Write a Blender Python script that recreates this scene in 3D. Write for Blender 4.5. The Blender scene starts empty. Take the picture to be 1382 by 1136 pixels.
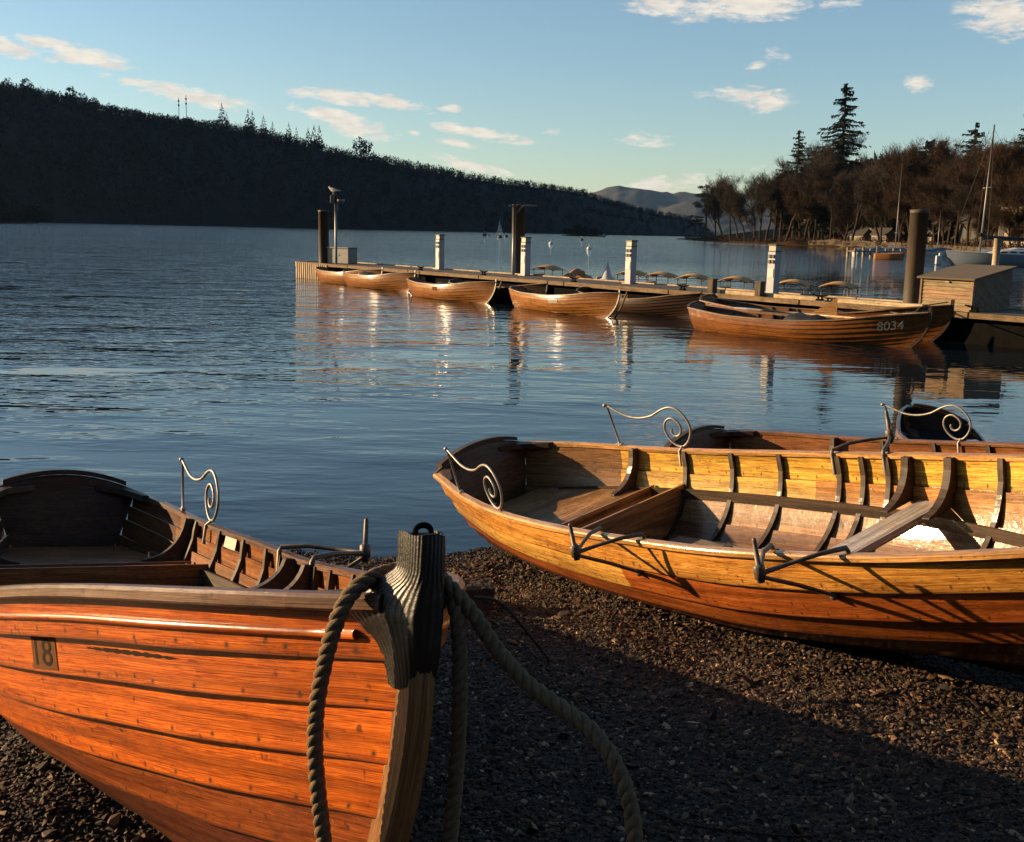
import bpy, math, random
import numpy as np
from mathutils import Matrix, Vector
PI = math.pi
rad = math.radians
scene = bpy.context.scene
COL = scene.collection
rng = np.random.default_rng(7)
random.seed(7)

# ------------------------------------------------------------------ camera
f = 1450.0; CX, CY = 691.0, 568.0; H = 2.0
pit = math.atan(256.3 / f); rol = rad(1.31)
F = np.array([0, math.cos(pit), -math.sin(pit)]); R0 = np.array([1.0, 0, 0]); U0 = np.array([0, math.sin(pit), math.cos(pit)])
RR = R0 * math.cos(rol) + U0 * math.sin(rol); UU = -R0 * math.sin(rol) + U0 * math.cos(rol)
CAM = np.array([0, 0, H])
cam = bpy.data.objects.new('camera', bpy.data.cameras.new('camera'))
COL.objects.link(cam)
cam.data.sensor_width = 36.0; cam.data.lens = 36.0 * f / 1382.0
cam.data.clip_start = 0.05; cam.data.clip_end = 40000
m3 = Matrix(((RR[0], UU[0], -F[0]), (RR[1], UU[1], -F[1]), (RR[2], UU[2], -F[2])))
cam.matrix_world = Matrix.Translation(CAM) @ m3.to_4x4()
scene.camera = cam

def ray(x, y):
    return F + RR * (x - CX) / f - UU * (y - CY) / f
def atz(x, y, z):
    r = ray(x, y); return CAM + r * (z - H) / r[2]
def atY(x, y, Y):
    r = ray(x, y); return CAM + r * Y / r[1]
def hor(x):
    return 311.7 + 0.02287 * (x - 691)

# ------------------------------------------------------------------ helpers
def tag(o, label=None, cat=None, group=None, kind=None):
    if label: o['label'] = label
    if cat: o['category'] = cat
    if group: o['group'] = group
    if kind: o['kind'] = kind
    return o
def empty(name, loc, rot=(0, 0, 0), label=None, cat=None, group=None):
    o = bpy.data.objects.new(name, None); COL.objects.link(o)
    o.empty_display_size = 0.2
    o.location = loc; o.rotation_euler = rot
    return tag(o, label, cat, group)
def copy_tree(o, parent=None):
    c = o.copy(); COL.objects.link(c)
    if parent is not None: c.parent = parent
    for ch in list(o.children): copy_tree(ch, c)
    return c
def nrm(v):
    v = np.asarray(v, float); return v / (np.linalg.norm(v) + 1e-12)

class MB:
    """collects faces for ONE mesh object"""
    def __init__(s): s.v = []; s.f = []; s.uv = []; s.t = []; s.sm = []
    def vert(s, p): s.v.append((float(p[0]), float(p[1]), float(p[2]))); return len(s.v) - 1
    def face(s, idx, uvs=None, tint=(1, 1, 1), smooth=False):
        s.f.append(tuple(idx)); s.uv.append(uvs if uvs is not None else [(0, 0)] * len(idx)); s.t.append(tint); s.sm.append(smooth)
    def grid(s, P, uvf=None, tint=(1, 1, 1), smooth=True, flip=False, closeu=False, closev=False):
        n, m = len(P), len(P[0]); base = len(s.v)
        for i in range(n):
            for j in range(m): s.vert(P[i][j])
        for i in range(n if closeu else n - 1):
            for j in range(m if closev else m - 1):
                i2, j2 = (i + 1) % n, (j + 1) % m
                q = [base + i * m + j, base + i2 * m + j, base + i2 * m + j2, base + i * m + j2]
                uv = None
                if uvf: uv = [uvf(i, j), uvf(i + 1, j), uvf(i + 1, j + 1), uvf(i, j + 1)]
                tt = tint(i, j) if callable(tint) else tint
                if flip: q = q[::-1]; uv = uv[::-1] if uv else None
                s.face(q, uv, tt, smooth)
    def box(s, c, size, M=None, tint=(1, 1, 1)):
        c = np.asarray(c, float); h = np.asarray(size, float) / 2
        ax = int(np.argmax(size)); M = np.eye(3) if M is None else np.asarray(M)
        sg = [(-1, -1, -1), (1, -1, -1), (1, 1, -1), (-1, 1, -1), (-1, -1, 1), (1, -1, 1), (1, 1, 1), (-1, 1, 1)]
        off = random.random() * 20
        L = [np.array(g) * h for g in sg]
        b = len(s.v)
        for l in L: s.vert(c + M @ l)
        for q in ((0, 3, 2, 1), (4, 5, 6, 7), (0, 1, 5, 4), (2, 3, 7, 6), (1, 2, 6, 5), (3, 0, 4, 7)):
            uv = []
            for k in q:
                o = [L[k][a] for a in range(3) if a != ax]
                uv.append((L[k][ax] + off, (o[0] + o[1]) * 4 + off))
            s.face([b + k for k in q], uv, tint)
    def tube(s, path, r, n=8, caps=True, tint=(1, 1, 1), closed=False):
        path = [np.asarray(p, float) for p in path]; N = len(path)
        rs = r if hasattr(r, '__len__') else [r] * N
        T = []
        for i in range(N):
            a = path[max(i - 1, 0)]; b = path[min(i + 1, N - 1)]
            if closed: a = path[(i - 1) % N]; b = path[(i + 1) % N]
            T.append(nrm(b - a))
        u = np.cross(T[0], [0, 0, 1.0])
        if np.linalg.norm(u) < 1e-3: u = np.cross(T[0], [1.0, 0, 0])
        u = nrm(u); P = []; d = 0; D = []
        for i in range(N):
            u = nrm(u - T[i] * (u @ T[i])); w = np.cross(T[i], u)
            P.append([path[i] + rs[i] * (u * math.cos(2 * PI * k / n) + w * math.sin(2 * PI * k / n)) for k in range(n)])
            if i: d += np.linalg.norm(path[i] - path[i - 1])
            D.append(d)
        b0 = len(s.v)
        s.grid(P, lambda i, j: (D[i % N], j / n * 6.28 * rs[0] * 10), tint, True, closev=True, closeu=closed, flip=True)
        if caps and not closed:
            s.face([b0 + k for k in range(n)][::1], None, tint); s.face([b0 + (N - 1) * n + k for k in range(n)][::-1], None, tint)
    def prism(s, poly, d, tint=(1, 1, 1)):
        """closed polygon (3D points) extruded by vector d"""
        poly = [np.asarray(p, float) for p in poly]; d = np.asarray(d, float); n = len(poly)
        off = random.random() * 20
        uvp = lambda p: (p[0] + p[1] + off, p[2] * 8 + p[1] * 4)
        a = [s.vert(p) for p in poly]; b = [s.vert(p + d) for p in poly]
        s.face(a[::-1], [uvp(poly[k]) for k in range(n)][::-1], tint); s.face(b, [uvp(p + d) for p in poly], tint)
        a2 = [s.vert(p) for p in poly]; b2 = [s.vert(p + d) for p in poly]
        for k in range(n):
            k2 = (k + 1) % n
            s.face([a2[k], a2[k2], b2[k2], b2[k]], [uvp(poly[k]), uvp(poly[k2]), uvp(poly[k2] + d), uvp(poly[k] + d)], tint)
    def lathe(s, prof, c=(0, 0, 0), n=16, tint=(1, 1, 1)):
        c = np.asarray(c, float)
        P = [[c + np.array([r * math.cos(2 * PI * k / n), r * math.sin(2 * PI * k / n), z]) for k in range(n)] for r, z in prof]
        s.grid(P, lambda i, j: (prof[min(i, len(prof) - 1)][1], j / n * 6), tint, True, closev=True, flip=True)
    def build(s, name, mat, parent=None, bevel=0):
        me = bpy.data.meshes.new(name)
        me.from_pydata(s.v, [], s.f)
        uvl = me.uv_layers.new(name='UVMap')
        uvl.data.foreach_set('uv', np.array([c for q in s.uv for c in q], np.float32).ravel())
        at = me.color_attributes.new('tint', 'FLOAT_COLOR', 'CORNER')
        cols = []
        for q, t in zip(s.f, s.t): cols += [(t[0], t[1], t[2], 1.0)] * len(q)
        at.data.foreach_set('color', np.array(cols, np.float32).ravel())
        me.polygons.foreach_set('use_smooth', np.array(s.sm, bool))
        me.materials.append(mat); me.update()
        o = bpy.data.objects.new(name, me); COL.objects.link(o)
        if parent is not None: o.parent = parent
        if bevel:
            b = o.modifiers.new('bevel', 'BEVEL'); b.width = bevel; b.segments = 2; b.limit_method = 'ANGLE'; b.angle_limit = rad(40)
        return o

def np_mesh(name, V, Fc, mat, tint=None, smooth=False, parent=None):
    """fast triangle/quad mesh from numpy arrays"""
    me = bpy.data.meshes.new(name); k = Fc.shape[1]
    me.vertices.add(len(V)); me.vertices.foreach_set('co', np.ascontiguousarray(V, np.float32).ravel())
    me.loops.add(Fc.size); me.loops.foreach_set('vertex_index', np.ascontiguousarray(Fc, np.int32).ravel())
    me.polygons.add(len(Fc)); me.polygons.foreach_set('loop_start', np.arange(0, Fc.size, k, dtype=np.int32))
    me.polygons.foreach_set('loop_total', np.full(len(Fc), k, np.int32))
    me.polygons.foreach_set('use_smooth', np.full(len(Fc), smooth, bool))
    me.update(calc_edges=True)
    if tint is not None:
        at = me.color_attributes.new('tint', 'FLOAT_COLOR', 'POINT')
        at.data.foreach_set('color', np.concatenate([tint, np.ones((len(tint), 1))], 1).astype(np.float32).ravel())
    me.materials.append(mat)
    o = bpy.data.objects.new(name, me); COL.objects.link(o)
    if parent is not None: o.parent = parent
    return o

# ------------------------------------------------------------------ materials
class NT:
    def __init__(s, name):
        s.m = bpy.data.materials.new(name); s.m.use_nodes = True; s.t = s.m.node_tree; s.t.nodes.clear()
        s.out = s.n('ShaderNodeOutputMaterial')
    def n(s, typ, ins=None, **kw):
        nd = s.t.nodes.new(typ)
        for k, v in kw.items(): setattr(nd, k, v)
        if ins:
            for k, v in ins.items(): s.set(nd.inputs[k], v)
        return nd
    def set(s, sock, v):
        if isinstance(v, bpy.types.NodeSocket): s.t.links.new(v, sock)
        elif isinstance(v, bpy.types.Node): s.t.links.new(v.outputs[0], sock)
        else:
            if sock.type == 'RGBA' and len(v) == 3: v = (*v, 1)
            sock.default_value = v
    def math(s, op, a, b=0.0, c=0.0, clamp=False):
        nd = s.n('ShaderNodeMath', operation=op, use_clamp=clamp); s.set(nd.inputs[0], a); s.set(nd.inputs[1], b); s.set(nd.inputs[2], c); return nd.outputs[0]
    def vmath(s, op, a, b=(0, 0, 0)):
        nd = s.n('ShaderNodeVectorMath', operation=op); s.set(nd.inputs[0], a); s.set(nd.inputs[1], b); return nd
    def noise(s, vec, scale, detail=4, rough=.55, dist=0):
        nd = s.n('ShaderNodeTexNoise', {'Scale': scale, 'Detail': detail, 'Roughness': rough, 'Distortion': dist})
        if vec is not None: s.set(nd.inputs['Vector'], vec)
        return nd.outputs['Fac']
    def ramp(s, fac, stops, interp='LINEAR'):
        nd = s.n('ShaderNodeValToRGB'); nd.color_ramp.interpolation = interp; e = nd.color_ramp.elements
        while len(e) < len(stops): e.new(0.5)
        for k, (p, c) in enumerate(stops):
            e[k].position = p; e[k].color = (c, c, c, 1) if not hasattr(c, '__len__') else (*c, 1)
        s.set(nd.inputs[0], fac); return nd.outputs[0]
    def mix(s, fac, a, b, mode='MIX'):
        nd = s.n('ShaderNodeMix', data_type='RGBA', blend_type=mode); s.set(nd.inputs[0], fac); s.set(nd.inputs[6], a); s.set(nd.inputs[7], b); return nd.outputs[2]
    def bump(s, h, strength, dist, normal=None):
        nd = s.n('ShaderNodeBump', {'Strength': strength, 'Distance': dist, 'Height': h})
        if normal is not None: s.set(nd.inputs['Normal'], normal)
        return nd.outputs[0]
    def bsdf(s, **kw):
        nd = s.n('ShaderNodeBsdfPrincipled')
        for k, v in kw.items(): s.set(nd.inputs[k.replace('_', ' ')], v)
        s.t.links.new(nd.outputs[0], s.out.inputs[0]); return nd

def simple(name, c1, c2, scale=8, rough=.6, metal=0, bump=.3, bdist=.004, stretch=(1, 1, 1), spec=.5, coat=0, detail=5, r2=None):
    c1 = tuple(x * .52 for x in c1); c2 = tuple(x * .52 for x in c2)
    t = NT(name); co = t.n('ShaderNodeTexCoord').outputs['Object']
    mp = t.n('ShaderNodeMapping', {'Vector': co, 'Scale': stretch}).outputs[0]
    a = t.noise(mp, scale, detail); b = t.noise(mp, scale * 5.3, 3)
    fac = t.ramp(a, [(.32, 0), (.68, 1)])
    col = t.mix(fac, c1, c2)
    col = t.mix(t.math('MULTIPLY', b, .5), col, tuple(x * .45 for x in c1))
    rg = t.math('MULTIPLY_ADD', a, (r2 if r2 is not None else rough + .12) - rough, rough)
    t.bsdf(Base_Color=col, Roughness=rg, Metallic=metal, Specular_IOR_Level=spec, Coat_Weight=coat, Coat_Roughness=.15,
           Normal=t.bump(b, bump, bdist))
    return t.m

def wood(name, rough=.3, coat=.5, crough=.14, spec=.25, nails=False, grain=1.0, wear=.35, gscale=1.0):
    """grain follows the plank: u runs along it in metres, v counts planks"""
    t = NT(name)
    uv = t.n('ShaderNodeUVMap', uv_map='UVMap').outputs[0]
    sp = t.n('ShaderNodeSeparateXYZ', {'Vector': uv}); u, v = sp.outputs[0], sp.outputs[1]
    tint = t.n('ShaderNodeAttribute', attribute_name='tint').outputs['Color']
    pid = t.math('FLOOR', v)
    vec = t.n('ShaderNodeCombineXYZ', {'X': t.math('MULTIPLY', u, 2.2 * gscale), 'Y': t.math('MULTIPLY', v, 7.0), 'Z': t.math('MULTIPLY', pid, 3.7)}).outputs[0]
    g1 = t.noise(vec, 1.0, 7, .62, .9)
    vec2 = t.n('ShaderNodeCombineXYZ', {'X': t.math('MULTIPLY', u, 5.0 * gscale), 'Y': t.math('MULTIPLY', v, 55.0), 'Z': pid}).outputs[0]
    g2 = t.ramp(t.noise(vec2, 1.0, 5, .68, .5), [(.30, 0), (.70, 1)])
    rings = t.math('SINE', t.math('MULTIPLY', t.math('ADD', t.math('MULTIPLY', g1, 5.0), t.math('MULTIPLY', v, 1.3)), 14.0))
    rings = t.math('MULTIPLY_ADD', rings, .5, .5)
    val = t.math('ADD', t.math('MULTIPLY', rings, .52 * grain), t.math('ADD', t.math('MULTIPLY', g2, 1.25 * grain), t.math('MULTIPLY', g1, .5)))
    val = t.math('ADD', val, 1.0 - .26 * grain - .625 * grain - .25)
    c = t.mix(1.0, tint, t.n('ShaderNodeCombineColor', {'Red': t.math('POWER', val, 1.0), 'Green': t.math('POWER', val, 1.45), 'Blue': t.math('POWER', val, 1.7)}).outputs[0], 'MULTIPLY')
    # knocks, stains, dirt in object space
    co = t.n('ShaderNodeTexCoord').outputs['Object']
    st = t.ramp(t.noise(co, 5.0, 5, .65), [(.52, 0), (.72, 1)])
    c = t.mix(t.math('MULTIPLY', st, wear), c, t.mix(1.0, c, (.36, .28, .22), 'MULTIPLY'))
    sp2 = t.ramp(t.noise(co, 42.0, 2, .5), [(.66, 0), (.74, 1)])
    c = t.mix(t.math('MULTIPLY', sp2, wear * 1.2), c, (.03, .015, .008))
    vec3 = t.n('ShaderNodeCombineXYZ', {'X': t.math('MULTIPLY', u, 7.0), 'Y': t.math('MULTIPLY', v, 14.0), 'Z': pid}).outputs[0]
    scr = t.ramp(t.noise(vec3, 1.0, 3, .5, .4), [(.70, 0), (.76, 1)])
    c = t.mix(t.math('MULTIPLY', scr, wear), c, (.05, .025, .012))
    vec4 = t.n('ShaderNodeCombineXYZ', {'X': t.math('MULTIPLY', u, 1.1), 'Y': t.math('MULTIPLY', v, 3.0), 'Z': t.math('MULTIPLY', pid, 5.1)}).outputs[0]
    patch = t.ramp(t.noise(vec4, 1.0, 5, .65, .6), [(.38, .50), (.62, 1.15)])
    c = t.mix(t.math('MULTIPLY', grain, .9), c, t.mix(1.0, c, t.n('ShaderNodeCombineColor', {'Red': patch, 'Green': patch, 'Blue': patch}).outputs[0], 'MULTIPLY'))
    chip = t.ramp(t.noise(co, 70.0, 3, .6), [(.69, 0), (.73, 1)])
    c = t.mix(t.math('MULTIPLY', chip, wear), c, t.mix(.5, tint, (.42, .27, .13)))
    h = t.math('ADD', t.math('MULTIPLY', g2, .5), t.math('MULTIPLY', rings, .25))
    if nails:
        fr = t.math('FRACT', v)
        rn = t.n('ShaderNodeTexWhiteNoise', {'W': pid}, noise_dimensions='1D').outputs['Value']
        fu = t.math('SUBTRACT', t.math('FRACT', t.math('ADD', t.math('DIVIDE', u, .115), rn)), .5)
        jit = t.math('MULTIPLY_ADD', t.n('ShaderNodeTexWhiteNoise', {'W': t.math('FLOOR', t.math('ADD', t.math('DIVIDE', u, .115), t.math('MULTIPLY_ADD', pid, 13.0, rn)))}, noise_dimensions='1D').outputs['Value'], .05, .13)
        dx = t.math('MULTIPLY', fu, .115); dy = t.math('MULTIPLY', t.math('SUBTRACT', fr, jit), .085)
        d = t.math('SQRT', t.math('ADD', t.math('MULTIPLY', dx, dx), t.math('MULTIPLY', dy, dy)))
        dot = t.math('LESS_THAN', d, .0026); halo = t.ramp(t.math('MULTIPLY', d, 130.0), [(.35, 1), (1.0, 0)])
        c = t.mix(t.math('MULTIPLY', halo, .55), c, (.05, .02, .01))
        c = t.mix(dot, c, (.07, .04, .02))
        h = t.math('ADD', h, t.math('MULTIPLY', dot, 2.0))
        edge = t.ramp(t.math('ADD', fr, t.math('MULTIPLY', t.math('SUBTRACT', g1, .5), .10)), [(.02, 1), (.085, 0)])
        c = t.mix(t.math('MULTIPLY', edge, .75), c, (.03, .015, .008))
    rg = t.math('ADD', rough, t.math('MULTIPLY', t.math('ADD', st, t.math('MULTIPLY', g1, .5)), .22))
    wob = t.noise(co, 16.0, 3)
    n1 = t.bump(wob, .22, .006)
    t.bsdf(Base_Color=c, Roughness=rg, Specular_IOR_Level=spec, Coat_Weight=coat, Coat_Roughness=crough, Coat_IOR=1.5, Normal=t.bump(h, .22, .0010, n1), Coat_Normal=t.bump(t.math('ADD', wob, t.math('MULTIPLY', g2, .06)), .3, .006))
    return t.m

M = {}
M['hull'] = wood('varnished_planks', .36, .5, nails=True, grain=1.0, wear=.6, crough=.13, spec=.10)
M['hull_plain'] = wood('varnished_boards', .34, .45, nails=False, grain=1.0, wear=.45)
M['hull_far'] = wood('moored_planks', .45, 1.0, nails=False, grain=1.0, wear=.6, crough=.19, spec=.08)
M['darkwood'] = wood('weathered_dark_wood', .5, .15, nails=False, grain=.9, wear=.5)
M['deck'] = wood('jetty_boards', .75, 0, nails=False, grain=.9, wear=.4)
M['iron'] = simple('worn_iron', (.42, .37, .31), (.75, .68, .60), 40, .42, .35, .4, .001)
M['dark_iron'] = simple('dark_worn_iron', (.16, .115, .08), (.34, .27, .20), 40, .45, .3, .5, .001)
M['rust'] = simple('rusty_steel_pile', (.10, .075, .05), (.17, .12, .075), 3, .6, .15, .4, .01, (1, 1, .4))
M['galv'] = simple('galvanised_steel', (.30, .29, .27), (.45, .43, .40), 14, .42, .6, .2, .002)
M['rubber'] = simple('black_rubber', (.010, .009, .008), (.022, .018, .015), 30, .34, 0, .5, .0015)
M['rope'] = simple('tarred_rope', (.25, .165, .09), (.46, .32, .185), 120, .9, 0, .8, .002, spec=.2)
M['cord'] = simple('brown_cord', (.09, .045, .025), (.14, .07, .04), 60, .85, 0, .3, .001)
M['white'] = simple('white_gelcoat', (.9, .9, .88), (1.1, 1.1, 1.05), 5, .3, 0, .1, .002)
M['paleblue'] = simple('pale_blue_paint', (.30, .37, .44), (.38, .45, .52), 6, .4, 0, .1, .002)
M['pillar'] = simple('pillar_paint', (.56, .60, .66), (.66, .70, .74), 9, .4, 0, .1, .002)
M['tar'] = simple('shaded_black_float', (.008, .008, .008), (.016, .015, .014), 4, .9, 0, .3, .01, spec=.05)  # black float; shade from the moored boats is put into this colour
M['black'] = simple('black_paint', (.015, .015, .016), (.03, .03, .03), 9, .5, 0, .1, .002)
M['tarp'] = simple('blue_tarpaulin', (.16, .24, .32), (.22, .31, .40), 3, .55, 0, .4, .03)
M['canvas'] = simple('tan_canvas', (.85, .45, .14), (.95, .55, .2), 6, .7, 0, .3, .01)
M['orange'] = simple('orange_cover', (.60, .20, .03), (.70, .28, .05), 4, .55, 0, .4, .02)
M['cream'] = simple('cream_plastic', (.62, .55, .40), (.7, .62, .48), 9, .4, 0, .1, .002)
M['bark'] = simple('bark', (.055, .042, .032), (.11, .082, .058), 2.2, .9, 0, .8, .05, (1, 1, .3), spec=.1)
M['shore'] = simple('leaf_litter_bank', (.05, .03, .016), (.16, .085, .038), .5, .95, 0, .8, .5, spec=.05)
M['stonewall'] = simple('drystone', (.10, .08, .06), (.24, .18, .12), 1.3, .9, 0, .9, .1, spec=.1)
M['plaster'] = simple('cream_render', (.55, .42, .28), (.66, .52, .36), 1.0, .85, 0, .3, .02)
M['slate'] = simple('slate_roof', (.06, .055, .05), (.10, .09, .08), 2.0, .7, 0, .4, .03)
M['felt'] = simple('roofing_felt', (.20, .145, .085), (.26, .19, .12), 7, .85, 0, .5, .004)
M['feather'] = simple('gull_plumage', (.5, .5, .5), (.65, .65, .64), 20, .7, 0, .2, .004)
M['sail'] = simple('sailcloth', (.75, .74, .70), (.82, .8, .77), 1, .7, 0, .1, .01)
M['buoyred'] = simple('buoy_paint', (.10, .05, .045), (.16, .07, .06), 4, .5, 0, .1, .01)
def leafmat(name, c1, c2, sc=.6):
    t = NT(name); co = t.n('ShaderNodeTexCoord').outputs['Object']
    t.bsdf(Base_Color=t.mix(t.ramp(t.noise(co, sc, 3), [(.35, 0), (.65, 1)]), c1, c2), Roughness=.9, Specular_IOR_Level=.1)
    return t.m
M['twig'] = leafmat('bare_twigs', (.024, .019, .015), (.052, .038, .027))
M['twigwarm'] = leafmat('russet_twigs', (.026, .016, .010), (.056, .032, .018))
M['needle'] = leafmat('conifer_needles', (.010, .014, .009), (.022, .028, .017))
M['pine'] = leafmat('pine_needles', (.018, .019, .011), (.035, .033, .018))
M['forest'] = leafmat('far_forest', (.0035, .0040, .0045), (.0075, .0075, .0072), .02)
M['fell'] = simple('fellside_grass_haze', (.10, .12, .145), (.20, .20, .19), .006, .95, 0, 0, 1, spec=.05)  # blue-grey of the distant haze is put into the fell colour

# ------------------------------------------------------------------ sun and sky
SUN_AZ, SUN_EL = 283.0, 12.2          # compass: 0 = where the camera looks, clockwise
sd = np.array([math.sin(rad(SUN_AZ)) * math.cos(rad(SUN_EL)), math.cos(rad(SUN_AZ)) * math.cos(rad(SUN_EL)), math.sin(rad(SUN_EL))])
sun = bpy.data.objects.new('sun', bpy.data.lights.new('sun', 'SUN')); COL.objects.link(sun)
sun.data.energy = 5.0; sun.data.angle = rad(.5); sun.data.color = (1.0, .70, .38)
sun.rotation_euler = Vector(sd).to_track_quat('Z', 'Y').to_euler()
SKY_TINT = (1.02, .965, .88)
CLOUDS = [(18, 64, 48, 12, 6, 1.3), (98, 71, 75, 12, 7, 1.35), (250, 127, 95, 11, 8, 1.2), (318, 138, 36, 6, 4, .7), (455, 130, 75, 10, 3, 1.2), (522, 136, 60, 10, 10, 1.15),
          (458, 160, 70, 11, 12, 1.2), (490, 174, 50, 14, 8, 1.15), (607, 146, 16, 6, 2, 1), (558, 178, 10, 5, 4, .8), (650, 180, 65, 9, 9, 1.2), (618, 193, 30, 6, 8, 1),
          (630, 222, 60, 8, 12, .95), (745, 178, 16, 5, 4, .7), (870, 187, 40, 10, 7, .9), (998, 128, 70, 12, 5, .9), (1040, 139, 42, 12, -4, .9), (905, 250, 70, 14, -3, .75),
          (1000, 6, 145, 22, 2, .85), (905, 10, 70, 18, 8, .8), (1362, 14, 60, 34, 10, .7), (1240, 111, 17, 13, 20, .8), (1018, 88, 16, 6, -6, .7), (1048, 76, 18, 11, 20, .25), (1022, 228, 14, 6, -8, .6), (960, 252, 30, 10, 0, .5),
          (-140, 90, 120, 16, 6, 1), (1600, 120, 150, 22, 3, .8), (1550, 30, 90, 25, 3, .8)]
def make_world():
    w = bpy.data.worlds.new('World'); scene.world = w; w.use_nodes = True
    t = NT.__new__(NT); t.t = w.node_tree; t.t.nodes.clear()
    out = t.n('ShaderNodeOutputWorld')
    sky = t.n('ShaderNodeTexSky', sky_type='NISHITA', sun_disc=False)
    sky.sun_elevation = rad(SUN_EL); sky.sun_rotation = rad(SUN_AZ); sky.altitude = 50; sky.air_density = 1.0; sky.dust_density = .3; sky.ozone_density = 3.0
    col = t.mix(1.0, sky.outputs[0], SKY_TINT, 'MULTIPLY')
    bg = t.n('ShaderNodeBackground', {'Color': col, 'Strength': .08})
    d = t.n('ShaderNodeTexCoord').outputs['Generated']
    wn = t.n('ShaderNodeTexNoise', {'Vector': d, 'Scale': 22.0, 'Detail': 5.0, 'Roughness': .6})
    mx = None
    for (x, y, a, b, tl, br) in CLOUDS:
        c = nrm(ray(x, y)); th = rad(tl)
        ax = RR * math.cos(th) - UU * math.sin(th); ay = RR * math.sin(th) + UU * math.cos(th)
        A = nrm(ax - c * (ax @ c)) * f / a; B = nrm(ay - c * (ay @ c)) * f / b
        o = t.vmath('SUBTRACT', d, tuple(c)).outputs[0]
        X = t.vmath('DOT_PRODUCT', o, tuple(A)).outputs['Value']; Y = t.vmath('DOT_PRODUCT', o, tuple(B)).outputs['Value']
        r = t.math('SQRT', t.math('ADD', t.math('MULTIPLY', X, X), t.math('MULTIPLY', Y, Y)))
        k = t.math('MULTIPLY', t.math('SUBTRACT', 1.12, r), br)
        mx = k if mx is None else t.math('MAXIMUM', mx, k)
    mp = t.n('ShaderNodeMapping', {'Vector': d, 'Scale': (1, 1, 3.2)}).outputs[0]
    n1 = t.noise(mp, 26.0, 7, .66, .5)
    den = t.math('ADD', mx, t.math('ADD', t.math('MULTIPLY_ADD', n1, 3.4, -1.9), t.math('MULTIPLY_ADD', t.noise(mp, 95.0, 4, .6, .8), 1.2, -.5)))
    den = t.math('MULTIPLY', t.ramp(den, [(.04, 0), (.70, 1)]), .92)
    den = t.math('MULTIPLY', den, t.ramp(mx, [(0, 0), (.12, 1)]))
    sh = t.noise(mp, 60.0, 4)
    cc = t.mix(t.ramp(sh, [(.35, 0), (.7, 1)]), (.78, .70, .62), (1.0, .90, .76))
    bg2 = t.n('ShaderNodeBackground', {'Color': cc, 'Strength': .44})
    mixs = t.n('ShaderNodeMixShader', {0: den, 1: bg, 2: bg2})
    t.t.links.new(mixs.outputs[0], out.inputs[0])
make_world()
scene.view_settings.view_transform = 'Standard'; scene.view_settings.look = 'None'
scene.view_settings.exposure = 1.24; scene.view_settings.gamma = 1.0; scene.view_settings.use_curve_mapping = False
scene.cycles.max_bounces = 6; scene.cycles.volume_bounces = 0; scene.cycles.use_denoising = True
scene.cycles.volume_step_rate = 4; scene.cycles.caustics_reflective = False; scene.cycles.caustics_refractive = False

# ------------------------------------------------------------------ boat shape
def pchip(xs, ys):
    xs = np.array(xs, float); ys = np.array(ys, float); h = np.diff(xs); d = np.diff(ys) / h
    m = np.zeros(len(xs)); m[0] = d[0]; m[-1] = d[-1]
    for i in range(1, len(xs) - 1):
        m[i] = 0 if d[i - 1] * d[i] <= 0 else 2 * d[i - 1] * d[i] / (d[i - 1] + d[i])
    def g(x):
        x = np.clip(x, xs[0], xs[-1]); i = np.clip(np.searchsorted(xs, x, side='right') - 1, 0, len(h) - 1); q = (x - xs[i]) / h[i]
        return ys[i] * (2 * q**3 - 3 * q**2 + 1) + h[i] * m[i] * (q**3 - 2 * q**2 + q) + ys[i + 1] * (3 * q**2 - 2 * q**3) + h[i] * m[i + 1] * (q**3 - q**2)
    return g
FULL = pchip([0, .2, .5, .75, 1], [.55, .85, 1, .6, 0.])
BX = [0, .12, .25, .4, .52, .65, .78, .88, .95, 1]
VB_L = [0, .1, .2, .31, .43, .55, .67, .78, .875, 1]
VB_R = [0, .12, .24, .36, .48, .63, .80, 1]
class Shape:
    def __init__(s, L, bm, beam, sheer, vb):
        s.L = L; s.bm = bm; s.B = pchip(BX, beam); s.S = pchip([0, .25, .45, .65, .85, 1], sheer); s.vb = vb
    def pt(s, u, v, side=1):
        u = np.asarray(u, float); v = np.asarray(v, float)
        th = v * PI / 2; w = FULL(u); b = s.B(u) * s.bm; zs = s.S(u)
        fy = w * np.sin(th)**.85 + (1 - w) * v**1.15
        gz = w * (1 - np.clip(np.cos(th), 0, 1)**1.15) + (1 - w) * v**.95
        x0 = -.10 * gz + .03; xe = s.L - .5 * (1 - v)**2.6
        return np.stack([x0 + u * (xe - x0), side * (.02 + (b - .02) * fy), zs * gz], -1)
    def nv(s, u, v, side):
        e = .004
        a = s.pt(min(u + e, 1), v, side) - s.pt(max(u - e, 0), v, side)
        b = s.pt(u, min(v + e, 1), side) - s.pt(u, max(v - e, 0), side)
        n = np.cross(a, b) * side
        return nrm(n) * (-1 if side * nrm(n)[1] < 0 and False else 1)
    def nout(s, u, v, side):
        n = s.nv(u, v, side)
        if n[1] * side < 0 and abs(n[1]) > .05: n = -n
        if abs(n[1]) <= .05 and n[2] > 0: n = -n
        return n
    def outer(s, u, v, side, t=.020, extra=0.0):
        j = min(max(int(np.searchsorted(s.vb, v, side='right')) - 1, 0), len(s.vb) - 2)
        q = (v - s.vb[j]) / (s.vb[j + 1] - s.vb[j])
        t = t * (1 - .85 * float(np.clip((u - .90) / .09, 0, 1)))
        return s.pt(u, v, side) + s.nout(u, v, side) * (t * (1 - q) + extra)
    def inner(s, u, v, side, off=.012):
        return s.pt(u, v, side) - s.nout(u, v, side) * off
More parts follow.
